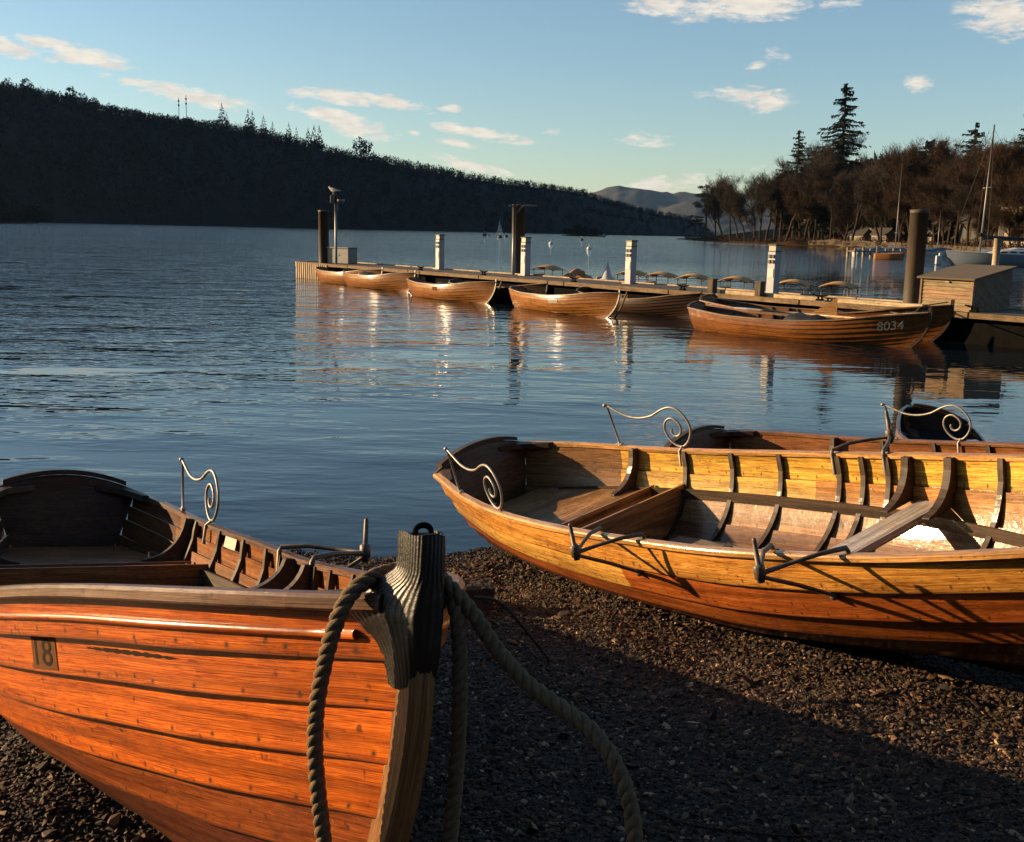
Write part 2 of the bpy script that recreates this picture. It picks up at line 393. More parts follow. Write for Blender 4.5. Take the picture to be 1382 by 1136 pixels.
SH_L = Shape(4.4621, .5877, [.58, .78, .92, .99, 1, .94, .7759, .5191, .2736, .035], [.58, .4936, .491, .5486, .6834, .76], VB_L)
SH_R = Shape(4.5937, .6422, [.5238, .7828, .9242, .9889, 1, .94, .776, .519, .274, .035], [.58, .5175, .5379, .59, .6834, .76], VB_R)

def set_pose(root, T, o, yaw, pt, heel):
    root.rotation_euler = (heel, -pt, yaw)
    R = root.rotation_euler.to_matrix()
    root.location = Vector(o) - R @ Vector(T)

SPIRAL = [(-.47, .235), (-.42, .21), (-.34, .175), (-.255, .165), (-.17, .18), (-.10, .215), (-.045, .232), (.0, .225), (.04, .195), (.068, .15), (.075, .115), (.068, .075), (.045, .035), (.01, .008),
          (-.03, .012), (-.065, .04), (-.088, .08), (-.092, .117), (-.08, .148), (-.055, .166), (-.03, .168), (-.005, .152), (.012, .128), (.014, .102), (.002, .078), (-.02, .066), (-.04, .072), (-.05, .092), (-.044, .105)]
def smooth(pts, n=4):
    P = [np.asarray(p, float) for p in pts]; out = []
    for i in range(len(P) - 1):
        a = P[max(i - 1, 0)]; b = P[i]; c = P[i + 1]; d = P[min(i + 2, len(P) - 1)]
        for k in range(n):
            t = k / n
            out.append(.5 * ((2 * b) + (-a + c) * t + (2 * a - 5 * b + 4 * c - d) * t * t + (-a + 3 * b - 3 * c + d) * t**3))
    out.append(P[-1]); return out

def build_boat(name, label, group, S, tintf, rail_t, detail=2, rigs=(), scrolls=(), thwarts=(.575,), nu=44, hullmat='hull', rib_us=None, inner_t=None, cover=None, rail_w=(.022, .021), bead=False, dark=(.055, .033, .02)):
    root = empty(name, (0, 0, 0), label=label, cat='rowing boat', group=group)
    L = S.L; us = np.linspace(0, 1, nu + 1)**.97
    vb = S.vb; nj = len(vb) - 1
    # hull: overlapping planks, one continuous part
    mb = MB()
    nrow = 4 if detail > 1 else 2
    for side in (1, -1):
        for j in range(nj):
            lo, hi = vb[j], vb[j + 1]
            vs = [lo + (hi - lo) * k / nrow for k in range(nrow + 1)]
            tk0 = .020 if bead else (.016 if detail > 1 else .018)
            O = []; I = []
            for u in us:
                ro = []; ri = []; tk = tk0 * (1 - .85 * float(np.clip((u - .90) / .09, 0, 1)))
                for k, v in enumerate(vs):
                    n = S.nout(u, v, side); p = S.pt(u, v, side)
                    o = p + n * (tk * (1 - k / nrow) + (.0 if j else 0))
                    ro.append(o); ri.append(o - n * .0105)
                O.append(ro); I.append(ri)
            off = j + (0 if side > 0 else 20)
            uvf = lambda i, k, off=off: (us[min(i, nu)] * L + off * .37, off + .02 + .96 * k / nrow)
            mb.grid(O, uvf, lambda i, k, j=j, side=side: tintf(side, j, us[i], 0), True, flip=side > 0)
            mb.grid(I, uvf, lambda i, k, j=j, side=side: tintf(side, j, us[i], 1), True, flip=side < 0)
            E = [[O[i][0], I[i][0]] for i in range(nu + 1)]
            mb.grid(E, lambda i, k, off=off: (us[min(i, nu)] * L, off + .01), (.05, .025, .012), True, flip=side < 0)  # lower edge of the lap, its shade put into the dark tint
            E = [[O[i][-1], I[i][-1]] for i in range(nu + 1)]
            mb.grid(E, lambda i, k, off=off: (us[min(i, nu)] * L, off + .5), tintf(side, j, .5, 1), True, flip=side > 0)
    mb.build('hull', M[hullmat], root)
    # keel and stem
    mb = MB(); sec = [(-.024, 0), (.024, 0), (.018, -.055), (-.018, -.055)]
    xs = np.linspace(.02, L - .46, 12)
    mb.grid([[np.array([x, y, z + .004]) for y, z in sec] for x in xs], lambda i, k: (i * .3, k * .7), dark, False, closev=True)
    mb.prism([(.02, -.018, -.05), (.02, .018, -.05), (.02, .014, -.10), (.02, -.014, -.10)], (.45, 0, 0), dark)
    mb.build('keel', M['darkwood'], root)
    mb = MB(); P = []
    for v in np.linspace(0, 1.0, 22):
        p = S.pt(1, min(v, 1), 1); p = np.array([p[0], 0, p[2]])
        q = S.pt(1, min(v + .02, 1), 1) - S.pt(1, max(v - .02, 0), 1); tn = nrm([q[0], 0, q[2]]); n = np.array([tn[2], 0, -tn[0]])
        e = .044 - .012 * max(0, (v - .8) / .2)
        P.append([p + np.array([0, -.0245, 0]) - n * .018, p + np.array([0, -.0195, 0]) + n * (e - .006), p + np.array([0, -.010, 0]) + n * e, p + np.array([0, .010, 0]) + n * e, p + np.array([0, .0195, 0]) + n * (e - .006), p + np.array([0, .0245, 0]) - n * .018])
    top = [q + np.array([.004, 0, .085]) for q in P[-1]]; P.append(top)
    stem_t = (.26, .115, .04) if detail > 1 else dark
    mb.grid(P, lambda i, k: (i * .05, k * .35), stem_t, False, closev=True)
    b = len(mb.v) - 6; mb.face([b + k for k in range(6)], None, stem_t)
    mb.build('stem', M['hull_plain'], root)
    # gunwale rails
    for side in (1, -1):
        mb = MB(); P = []
        wi, wo = rail_w
        sec = [(-wi, .004), (wo - .010, .007), (wo - .004, .0045), (wo, -.001), (wo, -.016), (wo - .004, -.020), (.006, -.020), (-wi, -.016)]
        for u in np.linspace(0, .995, nu + 1):
            p = S.pt(u, 1.0, side); q = S.pt(min(u + .01, 1), 1.0, side) - S.pt(max(u - .01, 0), 1.0, side)
            n = nrm([q[1], -q[0], 0]); n = n if n[1] * side > 0 else -n
            P.append([p + n * a + np.array([0, 0, z]) for a, z in sec])
        mb.grid(P, lambda i, k: (i / nu * L, k * .13 + 3), rail_t, False, closev=True, flip=side > 0)
        b0 = 0; mb.face(list(range(8)), None, rail_t); b = len(mb.v) - 8; mb.face([b + k for k in range(8)], None, rail_t)
        mb.build('gunwale', M['hull_plain'], root)
        if bead:  # raised bead added to catch a highlight line along the sheer strake
            mb = MB(); mb.tube([S.outer(u, .925, side, extra=.002) for u in np.linspace(.01, .985, 60)], .0075, 12, tint=tintf(side, nj - 1, .5, 0))
            mb.build('highlight_bead', M['hull_plain'], root)
    # transom
    mb = MB(); rows = []; crown = .075
    for v in np.linspace(0, 1, 10):
        p = S.pt(0, v, 1); rows.append([np.array([p[0], p[1] * (1 - 2 * k / 10), p[2]]) for k in range(11)])
    p = S.pt(0, 1, 1)
    for q in (.5, 1.0):
        rows.append([np.array([p[0] - .01 * q, p[1] * (1 - 2 * k / 10), p[2] + .004 + q * crown * (1 - (1 - 2 * k / 10)**2)]) for k in range(11)])
    tt = tintf(1, nj - 2, .05, 1); tt = tuple(x * .6 for x in tt)
    uvt = lambda i, k: (k * .09, i * .28 + 40)
    mb.grid(rows, uvt, tt, False); back = [[q - np.array([.026, 0, 0]) for q in r] for r in rows]; mb.grid(back, uvt, tt, False, flip=True)
    mb.grid([[rows[i][0], back[i][0]] for i in range(len(rows))], None, tt, False); mb.grid([[rows[i][-1], back[i][-1]] for i in range(len(rows))], None, tt, False, flip=True)
    mb.grid([[rows[-1][k], back[-1][k]] for k in range(11)], None, tt, False)
    tr = mb.build('transom', M['darkwood'], root)
    mb = MB(); Pc = []
    for k in range(17):
        y = p[1] * .86 * (1 - 2 * k / 16); z = p[2] + .006 + crown * (1 - (y / p[1])**2); x = p[0] - .023
        Pc.append([np.array([x - .028, y, z + .001]), np.array([x + .028, y, z + .001]), np.array([x + .028, y, z + .024]), np.array([x - .028, y, z + .024])])
    mb.grid(Pc, lambda i, k: (i * .05, k * .2), dark, False, closev=True)
    mb.face([0, 1, 2, 3], None, dark); b = len(mb.v) - 4; mb.face([b, b + 1, b + 2, b + 3], None, dark)
    mb.build('cap', M['darkwood'], tr)
    # ribs
    if rib_us is None: rib_us = np.arange(.12, .93, .072 if detail > 1 else .11)
    for u in rib_us:
        for side in (1, -1):
            mb = MB(); P = []; hw = .013
            for v in np.linspace(.12, .985, 14):
                a = S.inner(u - hw / L, v, side, .002); b2 = S.inner(u + hw / L, v, side, .002)
                n = S.nout(u, v, side); th = .020 + .006 * (v > .9)
                P.append([a, b2, b2 - n * th, a - n * th])
            mb.grid(P, lambda i, k: (i * .05, k * .2), dark, False, closev=True, flip=side < 0)
            b = len(mb.v) - 4; mb.face([b, b + 1, b + 2, b + 3], None, dark)
            mb.build('rib', M['darkwood'], root)
    # seats
    def ywid(u, z, inset=.016):
        vv = np.linspace(0, 1, 60); q = S.pt(u + 0 * vv, vv, 1); return float(np.interp(z, q[:, 2], q[:, 1])) - inset
    def board(u0, u1, z, th, nm, mat='hull_plain', tint=None, n=5, parent=root):
        tint = tint or tintf(1, nj - 3, .3, 1); mb = MB(); T = []; Bm = []
        for k in range(n):
            u = u0 + (u1 - u0) * k / (n - 1); w = ywid(u, z); x = S.pt(u, .8, 1)[0]
            T.append([np.array([x, w * a, z]) for a in (-1, -.33, .33, 1)]); Bm.append([np.array([x, w * a, z - th]) for a in (-1, -.33, .33, 1)])
        uvf = lambda i, k: (k * .35, i * .5 + 50 + z)
        mb.grid(T, uvf, tint, False); mb.grid(Bm, uvf, tint, False, flip=True)
        for i in (0, n - 1): mb.grid([T[i], Bm[i]], lambda a, k: (k * .35, a * .3 + 60), tint, False)
        for k in (0, 3): mb.grid([[T[i][k], Bm[i][k]] for i in range(n)], None, tint, False)
        return mb.build(nm, M[mat], parent)
    def panel(u, z0, z1, nm, tint=None, arch=0):
        tint = tint or tintf(1, nj - 3, .3, 1); mb = MB(); x = S.pt(u, .8, 1)[0]; zz = np.linspace(z0, z1, 6)
        G = [[np.array([x, ywid(u, z) * a, z]) for a in np.linspace(-1, 1, 7)] for z in zz]
        Bk = [[q - np.array([.018, 0, 0]) for q in r] for r in G]
        if arch:
            for r_, w_ in ((0, 1), (1, .7), (2, .4), (3, .15)):
                for k in range(7):
                    a = (k - 3) / 3; dz = arch * w_ * max(0, 1 - (a * 1.1)**2)
                    G[r_][k] = G[r_][k] + np.array([0, 0, dz]); Bk[r_][k] = Bk[r_][k] + np.array([0, 0, dz])
        uvf = lambda i, k: (k * .2, i * .4 + 70)
        mb.grid(G, uvf, tint, False); mb.grid(Bk, uvf, tint, False, flip=True)
        mb.grid([G[-1], Bk[-1]], uvf, tint, False); mb.grid([G[0], Bk[0]], uvf, tint, False)
        return mb.build(nm, M['hull_plain'], root)
    board(.03, .205, .31, .022, 'stern_seat')
    if detail > 1:
        panel(.205, .20, .33, 'seat_front')
        panel(.252, .10, .345, 'backrest', arch=.09)
    for ut in thwarts:
        board(ut - .0135, ut + .0135, .37, .034, 'thwart', tint=(.40, .33, .27))
        for side in (1, -1):
            for du in ((-.03, .018) if detail > 1 else (0,)):
                knee(S, root, ut + du, side, .36, .995, .20, dark)
    if detail > 1:
        for side in (1, -1): knee(S, root, .17, side, .31, .995, .17, dark)
        for k in range(-2, 3):
            mb = MB(); z = .095 if abs(k) < 2 else .115
            mb.box((L * .45, k * .105, .10 + .022 * abs(k)), (L * (.46 - .06 * abs(k)), .09, .014), tint=(.22, .175, .13)); mb.build('floor_board', M['darkwood'], root)
        for side in (1, -1):   # riser stringer
            mb = MB(); P = []
            for u in np.linspace(.06, .88, 30):
                vv = np.linspace(0, 1, 60); q = S.pt(u + 0 * vv, vv, side); y = float(np.interp(.30, q[:, 2], abs(q[:, 1]))) - .036; x = float(np.interp(.30, q[:, 2], q[:, 0]))
                P.append([np.array([x, side * y, .27]), np.array([x, side * (y + .012), .27]), np.array([x, side * (y + .012), .325]), np.array([x, side * y, .325])])
            mb.grid(P, lambda i, k: (i * .12, k * .3), dark, False, closev=True); mb.build('stringer', M['darkwood'], root)
        # breasthook and quarter knees
        mb = MB(); a = []
        for u in np.linspace(.93, .985, 5): q = S.pt(u, 1, 1); a.append((q[0], q[1] - .018, q[2] - .004))
        poly = a + [(x, -y, z) for x, y, z in a[::-1]]; mb.prism(poly, (0, 0, -.03), dark); mb.build('breasthook', M['darkwood'], root)
        for side in (1, -1):
            mb = MB(); q0 = S.pt(.002, 1, side); q1 = S.pt(.05, 1, side)
            poly = [(q0[0], q0[1] - side * .02, q0[2] + .012), (q1[0], q1[1] - side * .02, q1[2] + .012), (q1[0] - .02, q1[1] - side * .05, q1[2] + .012), (q0[0] + .05, q0[1] - side * .07, q0[2] + .012), (q0[0], q0[1] - side * .2, q0[2] + .03)]
            if side < 0: poly = poly[::-1]
            mb.prism(poly, (0, 0, -.03), dark); mb.build('quarter_knee', M['darkwood'], root)
        for (ua, ub, side) in rigs: outrigger(S, root, ua, ub, side)
        for (ua, ub, side) in scrolls: scroll(S, root, ua, ub, side)
    return root

def knee(S, root, u, side, z0, vtop, reach, tint):
    mb = MB(); vv = np.linspace(0, 1, 80); q = S.pt(u + 0 * vv, vv, side); v0 = float(np.interp(z0, q[:, 2], vv))
    hullp = [S.inner(u, v, side, .004) for v in np.linspace(v0, vtop, 8)]
    top = hullp[-1]; bot = hullp[0]
    x = S.pt(u, .9, 1)[0]
    hullp = [np.array([x, p[1], p[2]]) for p in hullp]
    inner = []
    a = np.array([x, hullp[-1][1] - side * .05, hullp[-1][2] + .004]); c = np.array([x, hullp[0][1] - side * reach, z0 + .012])
    ctrl = np.array([x, hullp[-1][1] - side * .075, z0 + .035])
    for k in range(8):
        t = k / 7; inner.append((1 - t)**2 * a + 2 * t * (1 - t) * ctrl + t * t * c)
    poly = hullp + inner + [np.array([x, c[1], z0 + .001])]
    if side > 0: poly = poly[::-1]
    mb.prism(poly, (.036, 0, 0), tint); mb.build('knee', M['darkwood'], root, .004)

def outrigger(S, root, ua, ub, side):
    um = (ua + ub) / 2
    pa = S.pt(ua, 1, side); pb = S.pt(ub, 1, side); pm = S.pt(um, 1, side)
    tip = np.array([pm[0] - .0, pm[1] + side * .24, pm[2] + .015])
    up = np.array([0, 0, 1.0])
    mb = MB()
    for p in (pa, pb):
        q = p + np.array([0, side * .012, .020]); r = p + np.array([0, -side * .02, .020]); low = p + np.array([0, -side * .028, -.10])
        mb.tube([low, r - up * .012 - np.array([0, side * .006, 0]), r + np.array([0, 0, .002]), q + (tip - q) * .25 + up * .012, q + (tip - q) * .6 + up * .008, tip], [.010, .010, .010, .009, .008, .010], 8)
    w = S.outer(um + .012, .77, side, extra=.004)
    mb.tube([tip - up * .01, tip * .5 + w * .5, w], .008, 8); mb.lathe([(0, -.012), (.016, -.012), (.016, .012), (0, .012)], w, 10)
    o = mb.build('outrigger', M['dark_iron'], root)
    mb = MB()
    mb.lathe([(.0, -.035), (.014, -.03), (.014, -.018), (.021, -.015), (.021, .03), (.016, .035), (.010, .038), (.0085, .125), (.006, .132), (0, .133)], tip, 12)
    mb.build('pin', M['dark_iron'], o)

def scroll(S, root, ua, ub, side):
    a = S.pt(ua, 1, side); b = S.pt(ub, 1, side)
    ax = nrm([b[0] - a[0], b[1] - a[1], b[2] - a[2]]); foot = b + np.array([0, 0, .012]); k = np.linalg.norm(b - a) / .43
    up = np.array([0, 0, 1.0])
    W = lambda q: foot + ax * q[0] * k + up * q[1]
    mb = MB(); mb.tube(smooth([W(q) for q in SPIRAL], 4), .0068, 8)
    o = mb.build('scroll_armrest', M['iron'], root)
    mb = MB(); mb.tube([a + up * .005, a + up * .03, W((-.47, .24))], [.011, .006, .006], 8)
    e = W((-.485, .236)); mb.lathe([(0, -.012), (.012, -.006), (.012, .006), (0, .012)], e, 10)
    mb.box(a + up * .016, (.05, .02, .008)); mb.build('post', M['iron'], o)
    mb = MB(); mb.tube([W((.005, .012)), b + np.array([0, -side * .026, .0]), b + np.array([0, -side * .034, -.085])], [.006, .007, .007], 8)
    mb.build('bracket', M['iron'], o)

def jit(c, k, j, u, side):
    c = tuple(x * .84 for x in c)
    r = random.Random(int(j * 131 + side * 17 + int((u + .13 * j) * 2.4) * 7 + 3)).uniform(1 - k, 1 + k); return tuple(x * r for x in c)
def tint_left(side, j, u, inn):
    if inn: return jit((.12, .045, .016) if u < .13 else (.30, .105, .028), .15, j, u, side)  # stern end darker: the shade inside it is put into the tint
    if j <= 3: return jit((.12, .030, .012), .1, j, u, side)  # bottom paint, with the shade of the downturned hull put in
    if j == 4: return jit((.26, .060, .012), .12, j, u, side)  # strake darkened: shade where the hull turns under is in the tint
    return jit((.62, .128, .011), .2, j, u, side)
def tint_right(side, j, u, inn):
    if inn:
        if u < .14: return jit((.22, .10, .035), .1, j, u, side)  # stern shade put into the colour of these inner planks
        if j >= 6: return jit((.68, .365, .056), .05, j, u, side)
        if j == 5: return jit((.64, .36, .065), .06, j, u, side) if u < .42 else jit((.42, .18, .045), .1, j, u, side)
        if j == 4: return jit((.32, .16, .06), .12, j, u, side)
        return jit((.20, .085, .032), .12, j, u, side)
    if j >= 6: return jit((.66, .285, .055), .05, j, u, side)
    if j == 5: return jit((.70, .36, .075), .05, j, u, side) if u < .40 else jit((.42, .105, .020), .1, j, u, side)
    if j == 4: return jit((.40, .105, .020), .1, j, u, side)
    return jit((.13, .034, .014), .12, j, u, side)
def tint_mid(side, j, u, inn):
    return jit((.26, .095, .03), .12, j, u, side)

BEACHED = 'rowing boats pulled up on the shingle'
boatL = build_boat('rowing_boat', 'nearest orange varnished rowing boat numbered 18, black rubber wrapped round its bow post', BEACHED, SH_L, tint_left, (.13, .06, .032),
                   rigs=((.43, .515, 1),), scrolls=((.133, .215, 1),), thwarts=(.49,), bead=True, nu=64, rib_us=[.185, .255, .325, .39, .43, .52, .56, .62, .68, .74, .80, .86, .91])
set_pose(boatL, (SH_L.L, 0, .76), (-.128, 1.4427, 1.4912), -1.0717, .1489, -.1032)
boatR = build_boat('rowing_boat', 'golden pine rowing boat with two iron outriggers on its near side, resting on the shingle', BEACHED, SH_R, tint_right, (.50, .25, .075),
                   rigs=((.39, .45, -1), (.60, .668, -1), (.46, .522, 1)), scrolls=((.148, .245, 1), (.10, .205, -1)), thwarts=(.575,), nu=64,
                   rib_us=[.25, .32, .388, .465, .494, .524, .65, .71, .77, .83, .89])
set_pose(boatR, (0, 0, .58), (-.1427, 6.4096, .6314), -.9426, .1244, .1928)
boat4 = build_boat('rowing_boat', 'brown rowing boat beached just behind the golden pine boat, far scroll armrest on its gunwale', BEACHED, SH_R, tint_mid, (.20, .09, .04),
                   rigs=(), scrolls=((.268, .368, 1),), thwarts=(.575,), rib_us=[.25, .33, .41, .49, .57, .65, .73, .81, .89])
set_pose(boat4, (0, 0, .58), (1.42, 7.75, .50), -.9426, .105, .17)
SH_5 = Shape(4.2, .62, [.72, .88, .95, .99, 1, .94, .776, .519, .274, .035], [.58, .53, .52, .56, .66, .74], VB_R)
def tint_5(side, j, u, inn): return jit((.13, .055, .022) if inn else (.22, .085, .028), .12, j, u, side)
boat5 = build_boat('rowing_boat', 'dark rowing boat afloat beyond the beached boats, only its curved stern board showing', BEACHED, SH_5, tint_5, (.06, .03, .015), thwarts=(.575,))
set_pose(boat5, (0, 0, .58), (4.60, 11.3, .285), -1.88, .0, -.28); boat5.scale = (.76, .76, .76)

# ------------------------------------------------------------------ beach, water
def vnoise(x, y, s, seed=0):
    """smooth value noise"""
    r = np.random.default_rng(seed).random((64, 64)); x = np.asarray(x) * s; y = np.asarray(y) * s
    xi = np.floor(x).astype(int); yi = np.floor(y).astype(int); fx = x - xi; fy = y - yi; fx = fx * fx * (3 - 2 * fx); fy = fy * fy * (3 - 2 * fy)
    g = lambda a, b: r[a % 64, b % 64]
    return (g(xi, yi) * (1 - fx) + g(xi + 1, yi) * fx) * (1 - fy) + (g(xi, yi + 1) * (1 - fx) + g(xi + 1, yi + 1) * fx) * fy
def shore_y(x): return 6.6 + .08 * x + .12 * np.sin(x * 1.7) + .05 * np.sin(x * 4.3 + 1)
def ground_z(x, y):
    s = shore_y(x) - y
    z = .125 * np.where(s > 0, s, s * 1.6); z = np.where(s > 9, 1.125 + (s - 9) * .04, z); z = np.maximum(z, -1.5)
    return z + (vnoise(x, y, 1.6, 1) - .5) * .05 * np.clip(s + .5, 0, 1) + (vnoise(x, y, 5.0, 2) - .5) * .022
t = NT('shingle')
co = t.n('ShaderNodeTexCoord').outputs['Object']
vo = t.n('ShaderNodeTexVoronoi', {'Vector': co, 'Scale': 85.0, 'Randomness': 1.0})
vo2 = t.n('ShaderNodeTexVoronoi', {'Vector': co, 'Scale': 190.0, 'Randomness': 1.0})
gcol = t.mix(t.n('ShaderNodeSeparateColor', {'Color': vo.outputs['Color']}).outputs[0], (.009, .0075, .006), (.038, .029, .021))
gz = t.n('ShaderNodeSeparateXYZ', {'Vector': co}).outputs[2]
gh = t.math('ADD', t.math('MULTIPLY', vo.outputs['Distance'], -1.0), t.math('MULTIPLY', vo2.outputs['Distance'], -.4))
gcol = t.mix(t.ramp(gz, [(.0, .6), (.08, 0)]), gcol, (.006, .005, .004))
t.bsdf(Base_Color=gcol, Roughness=t.ramp(gz, [(.0, .3), (.12, .85)]), Specular_IOR_Level=.3, Normal=t.bump(gh, .9, .008))
M['shingle'] = t.m
xs = np.unique(np.concatenate([np.linspace(-60, -6, 28), np.linspace(-6, 9, 260), np.linspace(9, 60, 26)]))
ys = np.unique(np.concatenate([np.linspace(-60, -2, 24), np.linspace(-2, 9, 200), np.linspace(9, 30, 20)]))
X, Y = np.meshgrid(xs, ys, indexing='ij'); Z = ground_z(X, Y)
n, m = X.shape; I = np.arange(n * m).reshape(n, m)
Fq = np.stack([I[:-1, :-1], I[1:, :-1], I[1:, 1:], I[:-1, 1:]], -1).reshape(-1, 4)
g = np_mesh('beach', np.stack([X, Y, Z], -1).reshape(-1, 3), Fq, M['shingle'], smooth=True); tag(g, kind='structure')
g['label'] = 'dark shingle beach sloping into the lake'
# lake bed far out so that the ground is one closed floor under the lake
mb = MB(); mb.face([mb.vert(p) for p in ((-2900, -190, -1.6), (3300, -190, -1.6), (3300, 6950, -1.6), (-2900, 6950, -1.6))]); tag(mb.build('lake_bed', M['shingle']), kind='structure')

t = NT('lake_water')
co = t.n('ShaderNodeTexCoord').outputs['Object']
big = t.noise(t.n('ShaderNodeMapping', {'Vector': co, 'Scale': (.02, .035, 1)}).outputs[0], 1.0, 3)
px_, py_, pz_ = [t.n('ShaderNodeSeparateXYZ', {'Vector': co}).outputs[k] for k in range(3)]
calm = t.n('ShaderNodeMapRange', {0: py_, 1: 9.0, 2: 34.0, 3: .10, 4: 1.0}).outputs[0]          # sheltered by the beach and the jetty
lee = t.n('ShaderNodeMapRange', {0: t.math('ADD', px_, t.math('MULTIPLY', py_, .25)), 1: -6.0, 2: 9.0, 3: 1.15, 4: .22}).outputs[0]
lee = t.math('MAXIMUM', lee, t.n('ShaderNodeMapRange', {0: py_, 1: 45.0, 2: 80.0, 3: 0.0, 4: .8}).outputs[0])
calm = t.math('MULTIPLY', calm, t.n('ShaderNodeMapRange', {0: py_, 1: 90.0, 2: 260.0, 3: 1.0, 4: .8}).outputs[0])
amp = t.math('MULTIPLY', t.math('MULTIPLY', calm, lee), t.math('MULTIPLY_ADD', big, 1.1, .45))
w1 = t.noise(t.n('ShaderNodeMapping', {'Vector': co, 'Scale': (.7, 1.8, 1), 'Rotation': (0, 0, rad(8))}).outputs[0], 1.0, 2, .5, .3)
w2 = t.noise(t.n('ShaderNodeMapping', {'Vector': co, 'Scale': (2.2, 5.5, 1), 'Rotation': (0, 0, rad(-6))}).outputs[0], 1.0, 2, .5, .2)
w3 = t.noise(t.n('ShaderNodeMapping', {'Vector': co, 'Scale': (.25, .5, 1)}).outputs[0], 1.0, 2)
h = t.math('ADD', t.math('MULTIPLY', w1, .13), t.math('MULTIPLY', w2, .042))
gust = t.noise(t.n('ShaderNodeMapping', {'Vector': co, 'Scale': (.24, .50, 1)}).outputs[0], 1.0, 5, .62)
gust = t.ramp(gust, [(.40, .08), (.63, 1.0)])
gust = t.math('MULTIPLY', gust, 1.7)
left = t.n('ShaderNodeMapRange', {0: t.math('ADD', px_, t.math('MULTIPLY', py_, .22)), 1: -4.0, 2: 8.0, 3: 1.0, 4: .25}).outputs[0]
h = t.math('MULTIPLY', h, t.math('MULTIPLY', amp, t.math('ADD', t.math('MULTIPLY', gust, left), t.math('SUBTRACT', 1.0, left))))
h = t.math('ADD', h, t.math('MULTIPLY', w3, .016))
nrmw = t.bump(h, 1.0, 1.0)
t.bsdf(Base_Color=(.006, .012, .018), Roughness=.02, IOR=1.333, Specular_IOR_Level=.5, Normal=nrmw)
M['water'] = t.m
mb = MB(); mb.face([mb.vert(p) for p in ((-2900, -60, 0), (3300, -60, 0), (3300, 6950, 0), (-2900, 6950, 0))]); tag(mb.build('lake', M['water']), kind='structure')

# loose stones on the shingle
def stones(N):
    ico = np.array([(0, -.526, .851), (0, .526, .851), (0, -.526, -.851), (0, .526, -.851), (.851, 0, .526), (-.851, 0, .526), (.851, 0, -.526), (-.851, 0, -.526), (.526, .851, 0), (-.526, .851, 0), (.526, -.851, 0), (-.526, -.851, 0)])
    fc = np.array([(0, 4, 1), (0, 1, 5), (4, 8, 1), (1, 8, 9), (1, 9, 5), (2, 3, 6), (2, 7, 3), (6, 3, 8), (8, 3, 9), (3, 7, 9), (4, 6, 8), (4, 10, 6), (10, 2, 6), (10, 11, 2), (11, 7, 2), (0, 11, 10), (0, 10, 4), (0, 5, 11), (5, 7, 11), (5, 9, 7)])
    y = .7 + 6.0 * rng.random(N)**1.15; x = -.52 * y * 1.15 + rng.random(N) * (1.12 * y + .2) * 1.02
    keep = (y < shore_y(x) + .15); x, y = x[keep], y[keep]; N = len(x)
    r = .0034 * np.exp(rng.normal(0, .5, N)) + .0009 * y; r = np.minimum(r, .024)
    big = rng.random(N) < .008; r[big] *= 2.0
    V = ico[None] * (1 + rng.normal(0, .16, (N, 12, 1)))
    V = V * np.stack([rng.uniform(.9, 2.1, N), rng.uniform(.7, 1.1, N), rng.uniform(.25, .7, N)], -1)[:, None, :]
    a = rng.uniform(0, 2 * PI, N); tl = rng.normal(0, .45, N); tl2 = rng.normal(0, .3, N)
    c, s = np.cos(tl)[:, None], np.sin(tl)[:, None]; V = np.stack([V[..., 0] * c - V[..., 2] * s, V[..., 1], V[..., 0] * s + V[..., 2] * c], -1)
    c, s = np.cos(tl2)[:, None], np.sin(tl2)[:, None]; V = np.stack([V[..., 0], V[..., 1] * c - V[..., 2] * s, V[..., 1] * s + V[..., 2] * c], -1)
    c, s = np.cos(a)[:, None], np.sin(a)[:, None]; V = np.stack([V[..., 0] * c - V[..., 1] * s, V[..., 0] * s + V[..., 1] * c, V[..., 2]], -1)
    V = V * r[:, None, None]
    V[..., 0] += x[:, None]; V[..., 1] += y[:, None]; V[..., 2] += (ground_z(x, y) + r * .25 * rng.random(N))[:, None]
    k = rng.random(N)[:, None]
    base = np.where(k < .62, np.array([[.024, .019, .015]]), np.where(k < .82, np.array([[.075, .050, .031]]), np.where(k < .95, np.array([[.045, .028, .017]]), np.array([[.20, .155, .11]]))))
    base = base * np.array([[1.25, 1.0, .8]]) * rng.uniform(.35, 1.7, (N, 1)) * np.clip(.40 + ground_z(x, y)[:, None] / .12, .40, 1)
    T = np.repeat(base, 12, 0)
    Fc = (fc[None] + (np.arange(N) * 12)[:, None, None]).reshape(-1, 3)
    return V.reshape(-1, 3), Fc, T
t = NT('stones'); t.bsdf(Base_Color=t.n('ShaderNodeAttribute', attribute_name='tint').outputs['Color'], Roughness=.75, Specular_IOR_Level=.3); M['stones'] = t.m
V_, F_, T_ = stones(170000)
tag(np_mesh('shingle_stones', V_, F_, M['stones'], T_), kind='stuff')['label'] = 'loose stones and slate chips of the shingle beach'


